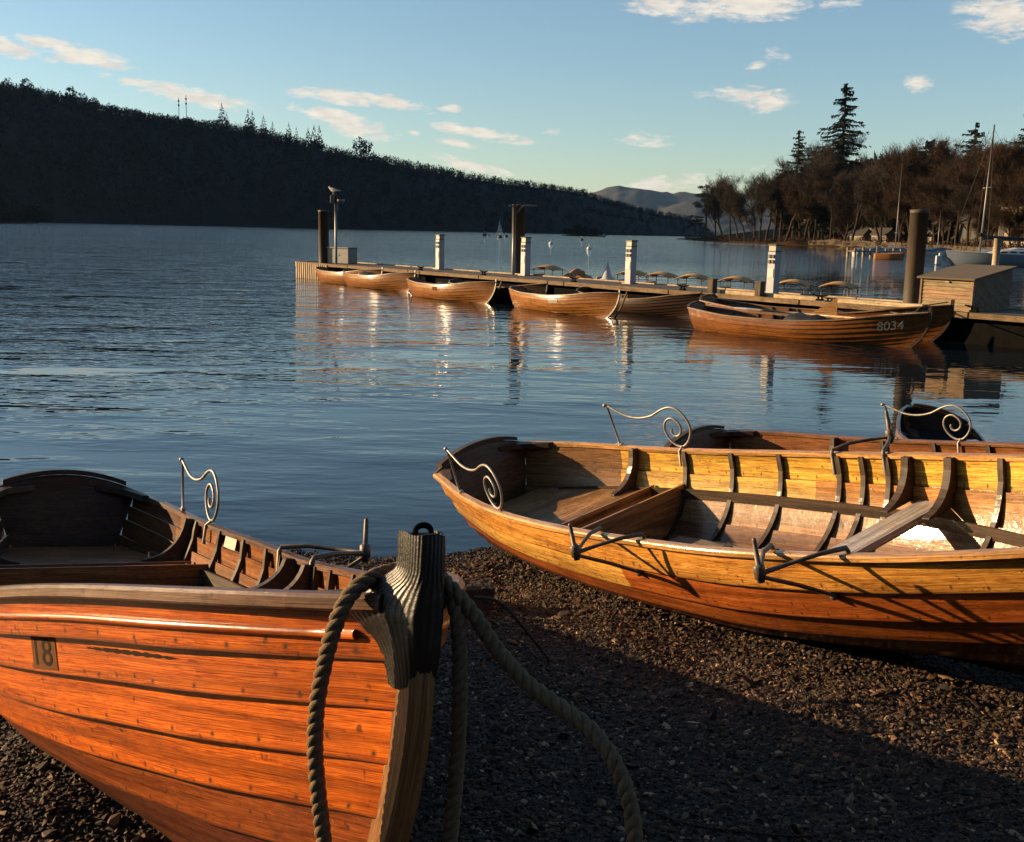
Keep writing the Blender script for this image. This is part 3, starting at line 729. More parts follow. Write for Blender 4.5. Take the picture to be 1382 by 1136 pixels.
# ------------------------------------------------------------------ bow fittings and ropes of the nearest boat
def bow_rubber(S, root):
    L = S.L; mb = MB()
    xs_ = lambda z: float(np.interp(z, [0, .3, .5, .6, .7, .76, .86], [L - .5, L - .19, L - .07, L - .035, L - .012, L, L + .006]))
    #      z     front half width, back half width, back reach
    secs = [(.855, .025, .029, .027), (.83, .025, .029, .027), (.80, .025, .030, .032), (.785, .026, .042, .050), (.770, .027, .062, .082), (.752, .029, .078, .106), (.735, .031, .078, .106),
            (.715, .030, .062, .084), (.69, .029, .046, .060), (.66, .028, .036, .040), (.63, .027, .031, .028), (.615, .027, .030, .024)]
    zs = np.linspace(.852, .642, 40); zz = [s[0] for s in secs][::-1]
    P = []; N = 150
    for i, z in enumerate(zs):
        fw, bw, br = [float(np.interp(z, zz, [s[k] for s in secs][::-1])) for k in (1, 2, 3)]
        x0 = xs_(z) + float(np.interp(z, [.64, .76, .86], [.060, .052, .046])); fr = []
        key = smooth([(x0 - .032 - br, -bw), (x0 - .032 - br * .5, -(bw * .55 + fw * .45)), (x0 - .024, -fw), (x0 - .005, -fw * .72), (x0, -fw * .3), (x0, fw * .3), (x0 - .005, fw * .72), (x0 - .024, fw), (x0 - .032 - br * .5, bw * .55 + fw * .45), (x0 - .032 - br, bw)], 8)
        key = np.array(key); dd = np.concatenate([[0], np.cumsum(np.linalg.norm(np.diff(key, axis=0), axis=1))]); q = np.linspace(0, dd[-1], N)
        kx = np.interp(q, dd, key[:, 0]); ky = np.interp(q, dd, key[:, 1])
        for k in range(N):
            tx = kx[min(k + 1, N - 1)] - kx[max(k - 1, 0)]; ty = ky[min(k + 1, N - 1)] - ky[max(k - 1, 0)]; n = nrm([ty, -tx, 0])
            w = .00045 * math.cos(k / N * 2 * PI * 26) + .0012 * math.sin(z * 45 + k * .03)
            zc = z - .010 * math.sin(k / N * 9) * max(0, (i - 28) / 12) + (.002 * math.sin(k * .11) if i < 2 else 0)
            if i == len(zs) - 1: pass
            fr.append(np.array([kx[k], ky[k], zc]) + n * w)
        P.append(fr)
    mb.grid(P, None, (1, 1, 1), True)
    inn = [[q * np.array([1, .86, 1]) - np.array([.005, 0, 0]) for q in r] for r in P]; mb.grid(inn, None, (1, 1, 1), True, flip=True)
    for i in (0, -1): mb.grid([P[i], inn[i]], None, (1, 1, 1), False)
    mb.build('bow_fender', M['rubber'], root)
    mb = MB(); c = np.array([L + .012, 0, .853])
    mb.tube([c + np.array([0, .012 * math.cos(a), .009 * math.sin(a)]) for a in np.linspace(-.4, PI + .4, 12)], .0045, 8); mb.box(c + np.array([0, 0, -.006]), (.03, .05, .006))
    mb.build('ring_bolt', M['tar'], root)
    mb = MB()
    for (x, y, z) in ((L - .035, -.052, .70), (L + .012, -.042, .80)): mb.lathe([(0, .0), (.007, 0), (.006, .003), (0, .004)], (x, y, z), 10)
bow_rubber(SH_L, boatL)

def rope(name, label, pts, r, pitch, cat='rope', group=None, mat='rope', strands=3, sm=8):
    P = smooth(pts, sm); P = np.array(P)
    d = np.concatenate([[0], np.cumsum(np.linalg.norm(np.diff(P, axis=0), axis=1))]); n = int(d[-1] / (pitch / 10)) + 2
    q = np.linspace(0, d[-1], n); P = np.stack([np.interp(q, d, P[:, k]) for k in range(3)], -1)
    T = np.gradient(P, axis=0); T /= np.linalg.norm(T, axis=1)[:, None]
    u = nrm(np.cross(T[0], [.3, .9, .2])); mb = MB(); U_ = []; W_ = []
    for i in range(n):
        u = nrm(u - T[i] * (u @ T[i])); U_.append(u); W_.append(np.cross(T[i], u))
    for s in range(strands):
        path = []
        for i in range(n):
            a = 2 * PI * (q[i] / pitch + s / strands); path.append(P[i] + (U_[i] * math.cos(a) + W_[i] * math.sin(a)) * r * .5)
        mb.tube(path, r * .56, 8)
    o = mb.build(name, M[mat]); return tag(o, label, cat, group)
Rg = 'mooring ropes at the bow of the nearest boat'
rope('mooring_rope', 'thick twisted rope looped over the near gunwale, hanging down the orange hull', [atY(592, 764, 1.60), atY(560, 766, 1.56), atY(528, 771, 1.50), atY(497, 782, 1.455), atY(470, 806, 1.43), atY(452, 845, 1.42), atY(438, 895, 1.42), atY(428, 950, 1.42), atY(425, 1005, 1.42), atY(429, 1065, 1.42), atY(437, 1136, 1.42), atY(446, 1220, 1.43)], .0118, .052, group=Rg)
rope('mooring_rope', 'shaded rope hanging straight down just right of the black bow post', [atY(585, 772, 1.50), atY(602, 790, 1.46), atY(615, 822, 1.44), atY(620, 870, 1.43), atY(620, 960, 1.43), atY(615, 1050, 1.43), atY(607, 1136, 1.43), atY(600, 1220, 1.43)], .0115, .052, group=Rg)
rope('mooring_rope', 'shaded rope slanting from the black bow post down across the dark shingle', [atY(590, 776, 1.50), atY(607, 792, 1.45), atY(640, 830, 1.44), atY(672, 878, 1.43), atY(712, 922, 1.42), atY(758, 955, 1.40), atY(798, 985, 1.38), atY(830, 1030, 1.36), atY(850, 1085, 1.35), atY(857, 1140, 1.34), atY(859, 1230, 1.33)], .0115, .052, group=Rg)
def onground(x, y, dz=.0):
    r = ray(x, y); p = None
    for d in np.linspace(.8, 9, 900):
        q = CAM + r * d
        if q[2] < float(ground_z(q[0], q[1])) + dz: p = q; break
    return p
rope('thin_cord', 'thin brown cord trailing from the bow post over the shaded shingle', [atY(640, 806, 2.2), atY(672, 812, 2.4), atY(705, 845, 2.6)] + [onground(x, y, .012) for x, y in ((740, 890), (775, 940), (805, 985), (832, 1020), (838, 1060))], .004, .03, 'cord', mat='cord', strands=2)
rope('thin_cord', 'thin cord lying across the shaded shingle in the bottom right corner', [onground(x, y, .01) for x, y in ((870, 1092), (930, 1112), (1000, 1122), (1090, 1128), (1180, 1112), (1280, 1095), (1375, 1078))], .004, .03, 'cord', mat='cord', strands=2)
p = onground(634, 826, 0)
mb = MB(); rr = random.Random(4)
pr = [(-.10, -.06), (.09, -.07), (.11, .05), (-.08, .07)]
mb.prism([(x + rr.uniform(-.01, .01), y, -.03) for x, y in pr], (.012, .01, .17)); o = mb.build('stone_block', M['shingle'] if False else M['stonewall'], None, .012); o.location = p; o.rotation_euler = (.1, .05, .5)
tag(o, 'grey stone block on the shingle behind the ropes', 'stone')

# painted number on the nearest hull
def hull_patch(S, side, u0, u1, v0, v1, extra, mat, name, parent, tint=(1, 1, 1)):
    mb = MB(); P = [[S.outer(u, v, side, extra=extra) for v in np.linspace(v0, v1, 6)] for u in np.linspace(u0, u1, 6)]
    mb.grid(P, None, tint, True); return mb.build(name, mat, parent)
def hull_text(S, side, txt, u0, u1, v0, v1, extra, mat, name, parent, flat=None):
    cu = bpy.data.curves.new('t', 'FONT'); cu.body = txt; cu.resolution_u = 6; ob = bpy.data.objects.new('t', cu); COL.objects.link(ob)
    dg = bpy.context.evaluated_depsgraph_get(); me = bpy.data.meshes.new_from_object(ob.evaluated_get(dg)); bpy.data.objects.remove(ob)
    co = np.array([v.co[:] for v in me.vertices]); a = co.min(0); b = co.max(0)
    for v, c in zip(me.vertices, co):
        x = (c[0] - a[0]) / (b[0] - a[0]); y = (c[1] - a[1]) / (b[1] - a[1]); v.co = S.outer(u0 + (u1 - u0) * x, v0 + (v1 - v0) * y, side, extra=extra) if flat is None else S.pt(u0 + (u1 - u0) * x, v0 + (v1 - v0) * y, side) + S.nout(u0 + (u1 - u0) * x, v0 + (v1 - v0) * y, side) * flat
    me.materials.clear(); me.materials.append(mat); o = bpy.data.objects.new(name, me); COL.objects.link(o); o.parent = parent; return o
M['plate'] = simple('worn_number_plate', (.22, .085, .03), (.30, .12, .04), 30, .8, 0, .3, .001, spec=.08)
M['digit'] = simple('dark_painted_digits', (.035, .018, .009), (.06, .03, .014), 40, .8, 0, .2, .001, spec=.08)
M['digitw'] = simple('white_painted_digits', (.8, .8, .78), (.95, .95, .9), 20, .5, 0, .2, .001)
pl = hull_patch(SH_L, -1, .785, .811, .788, .868, .0012, M['plate'], 'number_panel', boatL)
hull_text(SH_L, -1, '18', .789, .807, .797, .860, .002, M['digit'], 'number', pl)
# long dark scratch under the number and a small builder's plate inside
mb = MB(); sv = []
for k in range(26):
    u = .838 + .066 * k / 25; w = .0045 * math.sin(PI * k / 25)**.5 * (1 + .4 * math.sin(k * 2.3)); sv.append([SH_L.outer(u, .846 - .002 * k / 25 + w, -1, extra=.001), SH_L.outer(u, .846 - .002 * k / 25 - w, -1, extra=.001)])
mb.grid(sv); mb.build('scratch', M['digit'], boatL)
mb = MB(); P = [[SH_L.inner(u, v, 1, .0135) for v in np.linspace(.885, .965, 3)] for u in np.linspace(.268, .300, 3)]
mb.grid(P); mb.build('licence_plate', M['cream'], boatL)

# ------------------------------------------------------------------ jetty
dj = np.array([.628, -.778, 0]); nj_ = np.array([-.778, -.628, 0])     # along (to the right), out towards the near side
J0 = np.array([-8.6, 43.0, 0]); JW = 2.1; JL = 40.0; JZ = .60
Mj = np.array([dj, -nj_, [0, 0, 1]]).T
J = lambda a, b, z: J0 + dj * a - nj_ * b + np.array([0, 0, z])          # a along, b from the near edge inwards
jet = empty('jetty', tuple(J0), label='long low timber jetty running out across the lake', cat='jetty')
inv = np.array(jet.location)
def Jm(): return MB()
def jb(mb, a, b, z, size, tint=(.30, .24, .18)): mb.box(J(a, b, z) - J0, size, Mj, tint)
mb = MB(); a = 0.0; rr = random.Random(2)
while a < JL:
    k = rr.uniform(.8, 1.15); jb(mb, a + .07, JW / 2, JZ - .02 + rr.uniform(-.002, .002), (.135, JW, .035), (.13 * k, .105 * k, .085 * k)); a += .143
mb.build('deck', M['deck'], jet)
mb = MB()
for a in np.arange(0, JL, 4.0):
    jb(mb, a + 1.99, -.05, JZ - .03, (3.96, .09, .11), (.17, .11, .058)); jb(mb, a + 1.99, JW + .05, JZ - .07, (3.96, .09, .20), (.42, .30, .18))
jb(mb, -.05, JW / 2, JZ - .07, (.09, JW + .2, .2), (.42, .3, .18))
mb.build('fascia', M['deck'], jet)
mb = MB()
for a in np.arange(0.3, JL, 3.0): jb(mb, a + 1.2, JW / 2, .17, (2.4, JW - .3, .5), (.05, .045, .04))
mb.build('float', M['tar'], jet)
mb = MB()
for a in np.arange(0.06, 2.6, .17): jb(mb, a, -.115, .27, (.09, .04, .62), (.40, .30, .2))
for b in np.arange(0.1, 2.1, .17): jb(mb, -.115, b, .27, (.04, .09, .62), (.40, .30, .2))
mb.build('fender_boards', M['deck'], jet)
def along(px):     # distance along the jetty where its middle meets a picture column
    best = min(np.arange(-2, JL, .05), key=lambda a: abs(px - proj(J(a, 1.0, JZ))[0])); return best
def proj(P):
    v = np.asarray(P) - CAM; d = v @ F; return np.array([CX + f * (v @ RR) / d, CY - f * (v @ UU) / d])
# service pillars
def pillar(pos):
    r = empty('service_pillar', tuple(pos), (0, 0, math.atan2(dj[1], dj[0])), cat='bollard', group='service pillars along the jetty')
    mb = MB(); mb.box((0, 0, .52), (.23, .23, 1.04)); mb.build('column', M['pillar'], r, .012)
    mb = MB(); mb.box((0, 0, 1.125), (.21, .21, .13)); mb.build('lamp_band', M['cream'], r, .006)
    mb = MB(); mb.box((0, 0, 1.205), (.25, .25, .035)); mb.box((0, 0, 1.05), (.245, .245, .022)); mb.build('cap', M['black'], r, .004)
    for k in range(4):
        mb = MB(); mb.box((-.05 + .10 * (k % 2), -.126, .93 - .13 * (k // 2)), (.07, .03, .085)); mb.build('socket', M['black'], r, .006)
    mb = MB(); mb.box((0, -.122, .52), (.17, .012, .22)); mb.build('panel', M['white'], r, .004)
    mb = MB(); mb.box((0, 0, .012), (.34, .34, .024)); mb.build('base_plate', M['galv'], r)
    return r
plab = ['pale service pillar farthest out on the jetty, standing alone against the lake', 'pale service pillar standing beside the tall lamp pile at mid jetty', 'pale service pillar between the white tent boat and the dark moored boat', 'bluish service pillar nearest the shore on the jetty, close to the 8034 boat']
pil0 = pillar((0, 0, 0)); first = True
for (x, y, ht), lb in zip(((-2.70, 38.7, 1), (.32, 34.9, 1), (3.27, 30.8, 1), (6.40, 26.9, 1)), plab):
    o = pil0 if first else copy_tree(pil0); first = False
    o.location = (x, y, JZ); o['label'] = lb
# piles
def pile(x, y, ztop, r, label):
    root = empty('mooring_pile', (x, y, 0), label=label, cat='pile', group='tall steel piles of the jetty')
    mb = MB(); mb.tube([(0, 0, -1.5), (0, 0, ztop)], r, 24); mb.build('shaft', M['rust'], root)
    mb = MB(); mb.lathe([(r * 1.04, ztop - .05), (r * 1.04, ztop + .015), (0, ztop + .03)], n=24); mb.build('cap', M['rust'], root)
    return root
q = atY(437, 340, 42.5); pile(q[0], q[1], 2.62, .20, 'rusty pile at the far end of the jetty, beside the lit metal box')
q = atY(699, 340, 36.2); pile(q[0], q[1], 2.85, .22, 'dark pile at mid jetty with a slim lamp pole in front')
q = atY(1233, 380, 24.6); pile(q[0], q[1], 2.66, .20, 'thick rusty pile nearest the shore, beside the wooden locker')
# slim lamp pole at mid jetty
q = atY(693, 350, 35.4); root = empty('lamp_pole', (q[0], q[1], JZ), label='slim galvanised lamp pole with a short arm on the mid jetty pile', cat='lamp pole')
mb = MB(); mb.tube([(0, 0, 0), (0, 0, 2.25)], .055, 12); mb.build('pole', M['galv'], root)
mb = MB(); mb.tube(smooth([(.03, 0, 1.95), (.12, 0, 2.02), (.25, 0, 2.18), (.42, 0, 2.22), (.62, 0, 2.22)], 4), .03, 8); mb.build('arm', M['galv'], root)
mb = MB(); mb.box((.60, 0, 2.225), (.26, .12, .05)); mb.box((-.10, 0, 2.2), (.16, .06, .05)); mb.build('lamp_head', M['galv'], root, .01)
# end of jetty: metal box, mast with floodlight, gull
a = along(462); q = J(a, 1.0, JZ)
root = empty('metal_box', tuple(q), (0, 0, math.atan2(dj[1], dj[0]) + .35), label='dull metal equipment box on the far end of the jetty', cat='equipment box')
mb = MB(); mb.box((0, 0, .30), (1.05, .55, .58)); mb.build('cabinet', M['galv'], root, .015)
mb = MB(); mb.box((0, 0, .615), (1.12, .62, .045)); mb.build('lid', M['galv'], root, .01)
mb = MB(); mb.box((.0, -.282, .34), (.16, .02, .05)); mb.build('handle', M['iron'], root)
q = atY(453.5, 345, 41.2)
root = empty('floodlight_mast', (q[0], q[1], JZ), label='slim mast with floodlights at the far jetty end, a gull on top', cat='mast')
mb = MB(); mb.tube([(0, 0, 0), (0, 0, 1.7), (0, 0, 2.62)], [.055, .05, .045], 12); mb.build('pole', M['galv'], root)
mb = MB(); mb.box((-.11, -.03, 2.42), (.16, .18, .30)); mb.box((.02, 0, 2.15), (.13, .13, .34)); mb.build('control_box', M['galv'], root, .02)
mb = MB(); mb.tube([(.05, 0, 2.35), (.16, -.05, 2.35)], .02, 8)
n = 16; mb2 = [(0, 0)]; mb.lathe([(0, -.10), (.10, -.09), (.15, -.02), (.16, .06), (.145, .07), (0, .05)], (.19, -.06, 2.36), 18); mb.build('floodlight', M['galv'], root)
def gull(loc, label, s=1.0, yaw=0):
    me = bpy.data.meshes.new('gull'); pts = [(0, 0, .13), (.08, 0, .155), (.15, 0, .20), (.185, 0, .235), (.235, 0, .235), (-.10, 0, .115), (-.24, 0, .10), (.0, .025, .06), (.01, .025, .0), (.0, -.025, .06), (.01, -.025, .0), (.05, .024, .0), (.05, -.024, 0)]
    ed = [(0, 1), (1, 2), (2, 3), (3, 4), (0, 5), (5, 6), (0, 7), (7, 8), (0, 9), (9, 10), (8, 11), (10, 12)]
    rad_ = [.075, .068, .042, .044, .012, .058, .016, .011, .009, .011, .009, .006, .006]
    me.from_pydata(pts, ed, []); me.update(); o = bpy.data.objects.new('gull', me); COL.objects.link(o)
    sk = o.modifiers.new('skin', 'SKIN'); sv = me.skin_vertices[0].data
    for k, r in enumerate(rad_): sv[k].radius = (r * .9, r)
    sv[0].use_root = True
    ss = o.modifiers.new('sub', 'SUBSURF'); ss.levels = 2; ss.render_levels = 2
    me.materials.append(M['feather']); o.location = loc; o.scale = (s, s, s); o.rotation_euler = (0, 0, yaw); tag(o, label, 'gull')
    mb = MB(); mb.grid([[(-.02, sy * .07, .17), (-.02, sy * .082, .12)] if True else 0 for sy in (1,)] + [[(-.2, .035, .145), (-.2, .045, .105)], [(-.32, .01, .11), (-.32, .012, .098)]]); 
    w = mb.build('wing', M['galv'], o)
    mb = MB(); mb.grid([[(.06, -.06, .18), (.06, -.075, .12)], [(-.1, -.066, .17), (-.1, -.078, .11)], [(-.32, -.01, .11), (-.32, -.012, .098)]]); mb.build('wing', M['galv'], o)
    return o
gull((q[0] - .08, q[1], JZ + 2.62), 'gull perched on top of the floodlight mast', 1.1, 2.6)
# locker (small shed) at the right end
lx = atz(1310, 421, JZ)
root = empty('storage_locker', (lx[0], lx[1], JZ), (0, 0, math.atan2(dj[1], dj[0])), label='low wooden storage locker with a sloping felt lid near the shore end', cat='locker')
W_, D_, h0, h1 = 1.12, 1.55, .64, .87
mb = MB()
for k in range(8):
    z = h0 / 8 * k; tn = (.28 * (1 + .12 * math.sin(k * 5)), .185, .105)
    mb.prism([(-W_, -.012, z + .002), (0, -.012, z + .002), (0, .006, z + h0 / 8 - .003), (-W_, .006, z + h0 / 8 - .003)], (0, .014, 0), tn)
mb.build('front_boards', M['deck'], root)
mb = MB()
for x in (-W_, -.02): mb.prism([(x, .022, 0), (x, D_, 0), (x, D_, h1), (x, .022, h0)], (.02, 0, 0), (.20, .14, .09))
mb.prism([(-W_ + .02, D_ - .02, 0), (-.02, D_ - .02, 0), (-.02, D_ - .02, h1), (-W_ + .02, D_ - .02, h1)], (0, .02, 0), (.3, .22, .15))
for x in (-W_ - .005, .003): mb.box((x, .0, h0 / 2), (.04, .05, h0), tint=(.25, .17, .10))
mb.build('side_boards', M['deck'], root)
mb = MB(); sl = (h1 - h0) / D_
mb.prism([(-W_ - .07, -.10, h0 - .10 * sl + .004), (.07, -.10, h0 - .10 * sl + .004), (.07, D_ + .05, h1 + .05 * sl + .004), (-W_ - .07, D_ + .05, h1 + .05 * sl + .004)], (0, 0, .035)); mb.build('lid', M['felt'], root)
mb = MB(); mb.box((-W_ / 2 + .02, -.03, h0 - .06), (.09, .03, .03)); mb.build('latch', M['galv'], root)
# mooring cleats along the near edge
for k, a in enumerate((8.5, 12.0, 16.2, 20.3, 24.4, 28.0)):
    mb = MB(); mb.box((0, 0, .02), (.16, .10, .04)); mb.tube([(-.05, 0, .03), (-.05, 0, .10)], .022, 8); mb.tube([(.05, 0, .03), (.05, 0, .10)], .022, 8); mb.tube([(-.20, 0, .13), (-.06, 0, .105), (.06, 0, .105), (.20, 0, .13)], [.015, .024, .024, .015], 8)
    o = mb.build('mooring_cleat', M['tar']); o.location = tuple(J(a, .10, JZ + .026)); o.rotation_euler = (0, 0, math.atan2(dj[1], dj[0])); tag(o, 'small dark mooring cleat on the near edge of the jetty', 'cleat', 'cleats along the jetty edge')
# mooring posts, spare planks, coils
def post(px, py, d, ht, label):
    q = atY(px, py, d); mb = MB(); mb.box((0, 0, ht / 2), (.17, .17, ht), tint=(.10, .075, .05)); mb.box((0, 0, ht + .012), (.20, .20, .024), tint=(.14, .1, .07)); o = mb.build('mooring_post', M['deck'], None, .01)
    o.location = (q[0], q[1], JZ); o.rotation_euler = (0, 0, -.9); return tag(o, label, 'post', 'short timber mooring posts on the jetty edge')
qa = J(along(951), .15, JZ); o = post(951, 410, 25, .34, 'short timber post on the jetty edge behind the stern of the 8034 boat'); o.location = tuple(J(along(955) + .9, .12, JZ))
o = post(1015, 410, 25, .34, 'short timber post on the jetty edge behind the oar of the 8034 boat'); o.location = tuple(J(along(1015) + .9, .12, JZ))
mb = MB(); mb.box((0, 0, .05), (5.4, .24, .09), tint=(.46, .34, .2)); o = mb.build('spare_plank', M['deck']); o.location = tuple(J(along(1085) + .8, .35, JZ)); o.rotation_euler = (0, 0, math.atan2(dj[1], dj[0])); tag(o, 'long pale plank lying along the jetty edge behind the 8034 boat', 'plank')

# ------------------------------------------------------------------ moored rowing boats
MOOR = 'rowing boats moored off the jetty'
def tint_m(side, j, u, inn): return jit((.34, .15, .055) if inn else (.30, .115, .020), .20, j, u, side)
moor = build_boat('rowing_boat', '', MOOR, SH_L, tint_m, (.34, .22, .12), detail=1, thwarts=(.35, .6), nu=24, hullmat='hull_far', rail_w=(.02, .02))
def tint_shade(side, j, u, inn): return jit((.05, .026, .014) if inn else (.045, .020, .010), .15, j, u, side)  # hull recoloured dark; the shade on these boats is put into the tint
moor_shade = build_boat('rowing_boat', '', MOOR, SH_L, tint_shade, (.26, .15, .08), detail=1, thwarts=(.35, .6), nu=24, hullmat='darkwood', rail_w=(.02, .02))
DR = .14
def moor_at(o, px, py, yaw, s=1.0, L=None):
    L = L or SH_L.L; p = atz(px, py, 0); c, s_ = math.cos(yaw), math.sin(yaw); o.location = (p[0] - c * (L - .05) * s, p[1] - s_ * (L - .05) * s, -DR * s + (.05 if s < 1 else 0)); o.rotation_euler = (0, 0, yaw); o.scale = (s, s, s); return p
ml = [(512, 388, -.90, -.13, 'varnished moored boat farthest out, under the metal box'), (556, 394, -.91, -.13, 'varnished moored boat second from the far jetty end, bow rope hanging'),
      (736, 413, -.89, 0, 'moored boat coloured dark for its shade, left of the brightest moored boat'), (664, 410.5, -.93, -.13, 'varnished moored boat left of the lamp pile, bow rope hanging into the water'),
      (943, 429.5, -.89, 0.02, 'moored boat coloured dark for its shade, between the brightest boat and boat 8034'), (829, 430, -.97, -.13, 'brightest varnished moored boat with a pale number plate on its side')]
mobs = []
for k, (px, py, yw, hl, lb) in enumerate(ml):
    o = moor if k == 0 else (moor_shade if k == 2 else copy_tree(moor_shade if k == 4 else moor)); o['label'] = lb; moor_at(o, px, py, yw, .92); o.rotation_euler.x = hl; mobs.append(o)
def boat_part(i, fn): return fn(mobs[i])
pl = hull_patch(SH_L, -1, .50, .585, .70, .90, .004, M['cream'], 'number_plate', mobs[5], (1, 1, 1))
hull_patch(SH_L, -1, .43, .49, .72, .88, .004, M['plate'], 'number_plate', mobs[3])
def bowline(i, px, py):
    o = mobs[i]; b = np.array([SH_L.L + .03, 0, .74]); R_ = Matrix.Rotation(o.rotation_euler.z, 3, 'Z'); w = np.array(o.location) + np.array(R_ @ Vector(b)) * 1.0
    e = atz(px, py, -.1); mid = (w * .5 + e * .5) + np.array([0, 0, -.06])
    return rope('bow_line', ['pale bow rope of the second boat from the far jetty end', 'pale bow rope dropping from the boat left of the lamp pile', 'pale bow rope dropping from the brightest moored boat'][[1, 3, 5].index(i)], [w, w * .75 + e * .25 + np.array([0, 0, -.04]), mid, e], .022, .10, 'rope', 'bow ropes of the moored boats')
bowline(1, 555, 396); bowline(3, 663, 412); bowline(5, 827, 434)
# dark bundles and oars lying in the moored boats
def oar(label, a, b, blade=.16, mat='hull_plain', bt=(.5, .33, .16)):
    a = np.asarray(a); b = np.asarray(b); r = empty('oar', tuple(a), label=label, cat='oar', group='oars left in the moored boats'); d = b - a; L = np.linalg.norm(d); dn = d / L
    mb = MB(); mb.tube([np.zeros(3), d * .8], [.022, .026], 8, tint=bt); mb.build('shaft', M[mat], r)
    sdv = nrm(np.cross(dn, [0, 0, 1])); upv = np.cross(sdv, dn); P = []
    for t_, w in ((.78, .025), (.82, .05), (.9, blade / 2), (1.0, blade / 2), (1.015, blade / 2 - .02)): P.append([d * t_ - sdv * w + upv * .01, d * t_ + upv * .016, d * t_ + sdv * w + upv * .01, d * t_ + sdv * w - upv * .006, d * t_ - upv * .01, d * t_ - sdv * w - upv * .006])
    mb = MB(); mb.grid(P, None, (.8, .8, .78), False, closev=True); b0 = len(mb.v) - 6; mb.face([b0 + k for k in range(6)]); mb.build('blade', M['white'] if blade > .17 else M[mat], r)
    return r
def inboat(o, x, y, z):
    R_ = Matrix.Rotation(o.rotation_euler.z, 3, 'Z'); return np.array(o.location) + np.array(R_ @ Vector((x, y, z))) * o.scale[0]
for i, lb in ((3, 'oar lying in the moored boat left of the lamp pile'), (5, 'oar lying in the brightest moored boat')):
    oar(lb, inboat(mobs[i], .7, .1, .40), inboat(mobs[i], 3.2, .16, .43), .14)
def bundle(o, x, y, label, s=.3):
    r = random.Random(int(x * 10)); P = []
    for i in range(9):
        th = PI * i / 8; P.append([np.array([x + s * 1.5 * math.cos(th) * (1 + .0), y + s * .8 * math.cos(2 * PI * k / 10) * math.sin(th), .36 + s * .75 * max(0, math.sin(2 * PI * k / 10) * math.sin(th)) * (1 + .25 * r.uniform(-1, 1))]) for k in range(10)])
    mb = MB(); mb.grid([[inboat(o, *q) for q in row] for row in P], None, (1, 1, 1), True, closev=True); return tag(mb.build('covered_bundle', M['black']), label, 'bundle', 'dark bundles in the moored boats')
bundle(mobs[1], 1.3, 0, 'dark bundle in the second boat from the far jetty end', .42); bundle(mobs[3], 1.6, .1, 'dark bundle in the boat left of the lamp pile', .36)
# big boat 8034 and its neighbour
def tint_8(side, j, u, inn): return jit((.22, .10, .045) if inn else (.25, .088, .018), .14, j, u, side)
b8 = build_boat('rowing_boat', 'long varnished boat marked 8034 lying broadside at the right', MOOR, SH_L, tint_8, (.24, .14, .08), detail=1, thwarts=(.3, .5, .7), nu=30, hullmat='hull_far', rail_w=(.02, .02))
moor_at(b8, 1246, 471, -.72, 1.10)
hull_text(SH_L, -1, '8034', .835, .925, .66, .86, .004, M['digitw'], 'number', b8, flat=.021)
b9 = copy_tree(b8); b9['label'] = 'dark high-bowed boat lying just behind boat 8034'; moor_at(b9, 1276, 462, -.72, 1.22)
for c in list(b9.children):
    if c.name.startswith('number'): bpy.data.objects.remove(c)
hull_patch(SH_L, -1, .86, .90, .78, .90, .004, M['white'], 'name_patch', b9); hull_patch(SH_L, -1, .91, .945, .78, .90, .004, M['white'], 'name_patch', b9)
o = oar('white-bladed oar lying along boat 8034', inboat(b8, 3.1, .2, .56), inboat(b8, .75, .15, .60), .24)
q = inboat(b8, 2.35, .3, .42); mb = MB(); mb.prism([(-.45, 0, 0), (.35, 0, 0), (.32, 0, .52)], (0, .03, 0), (.52, .27, .10)); o = mb.build('rudder_board', M['hull_plain']); o.location = q; o.rotation_euler = (0, 0, -.45); tag(o, 'tan triangular board standing up in boat 8034', 'rudder')
bundle(b8, 2.3, -.05, 'dark bundle lying amidships in boat 8034', .34)
rope('bow_line', 'slack rope from the bow of the dark high-bowed boat to boat 8034', [inboat(b9, 4.4, -.02, .80), inboat(b9, 4.1, -.3, .72), inboat(b8, 4.1, .15, .70), inboat(b8, 3.75, .1, .72)], .014, .08, 'rope', 'bow ropes of the moored boats')

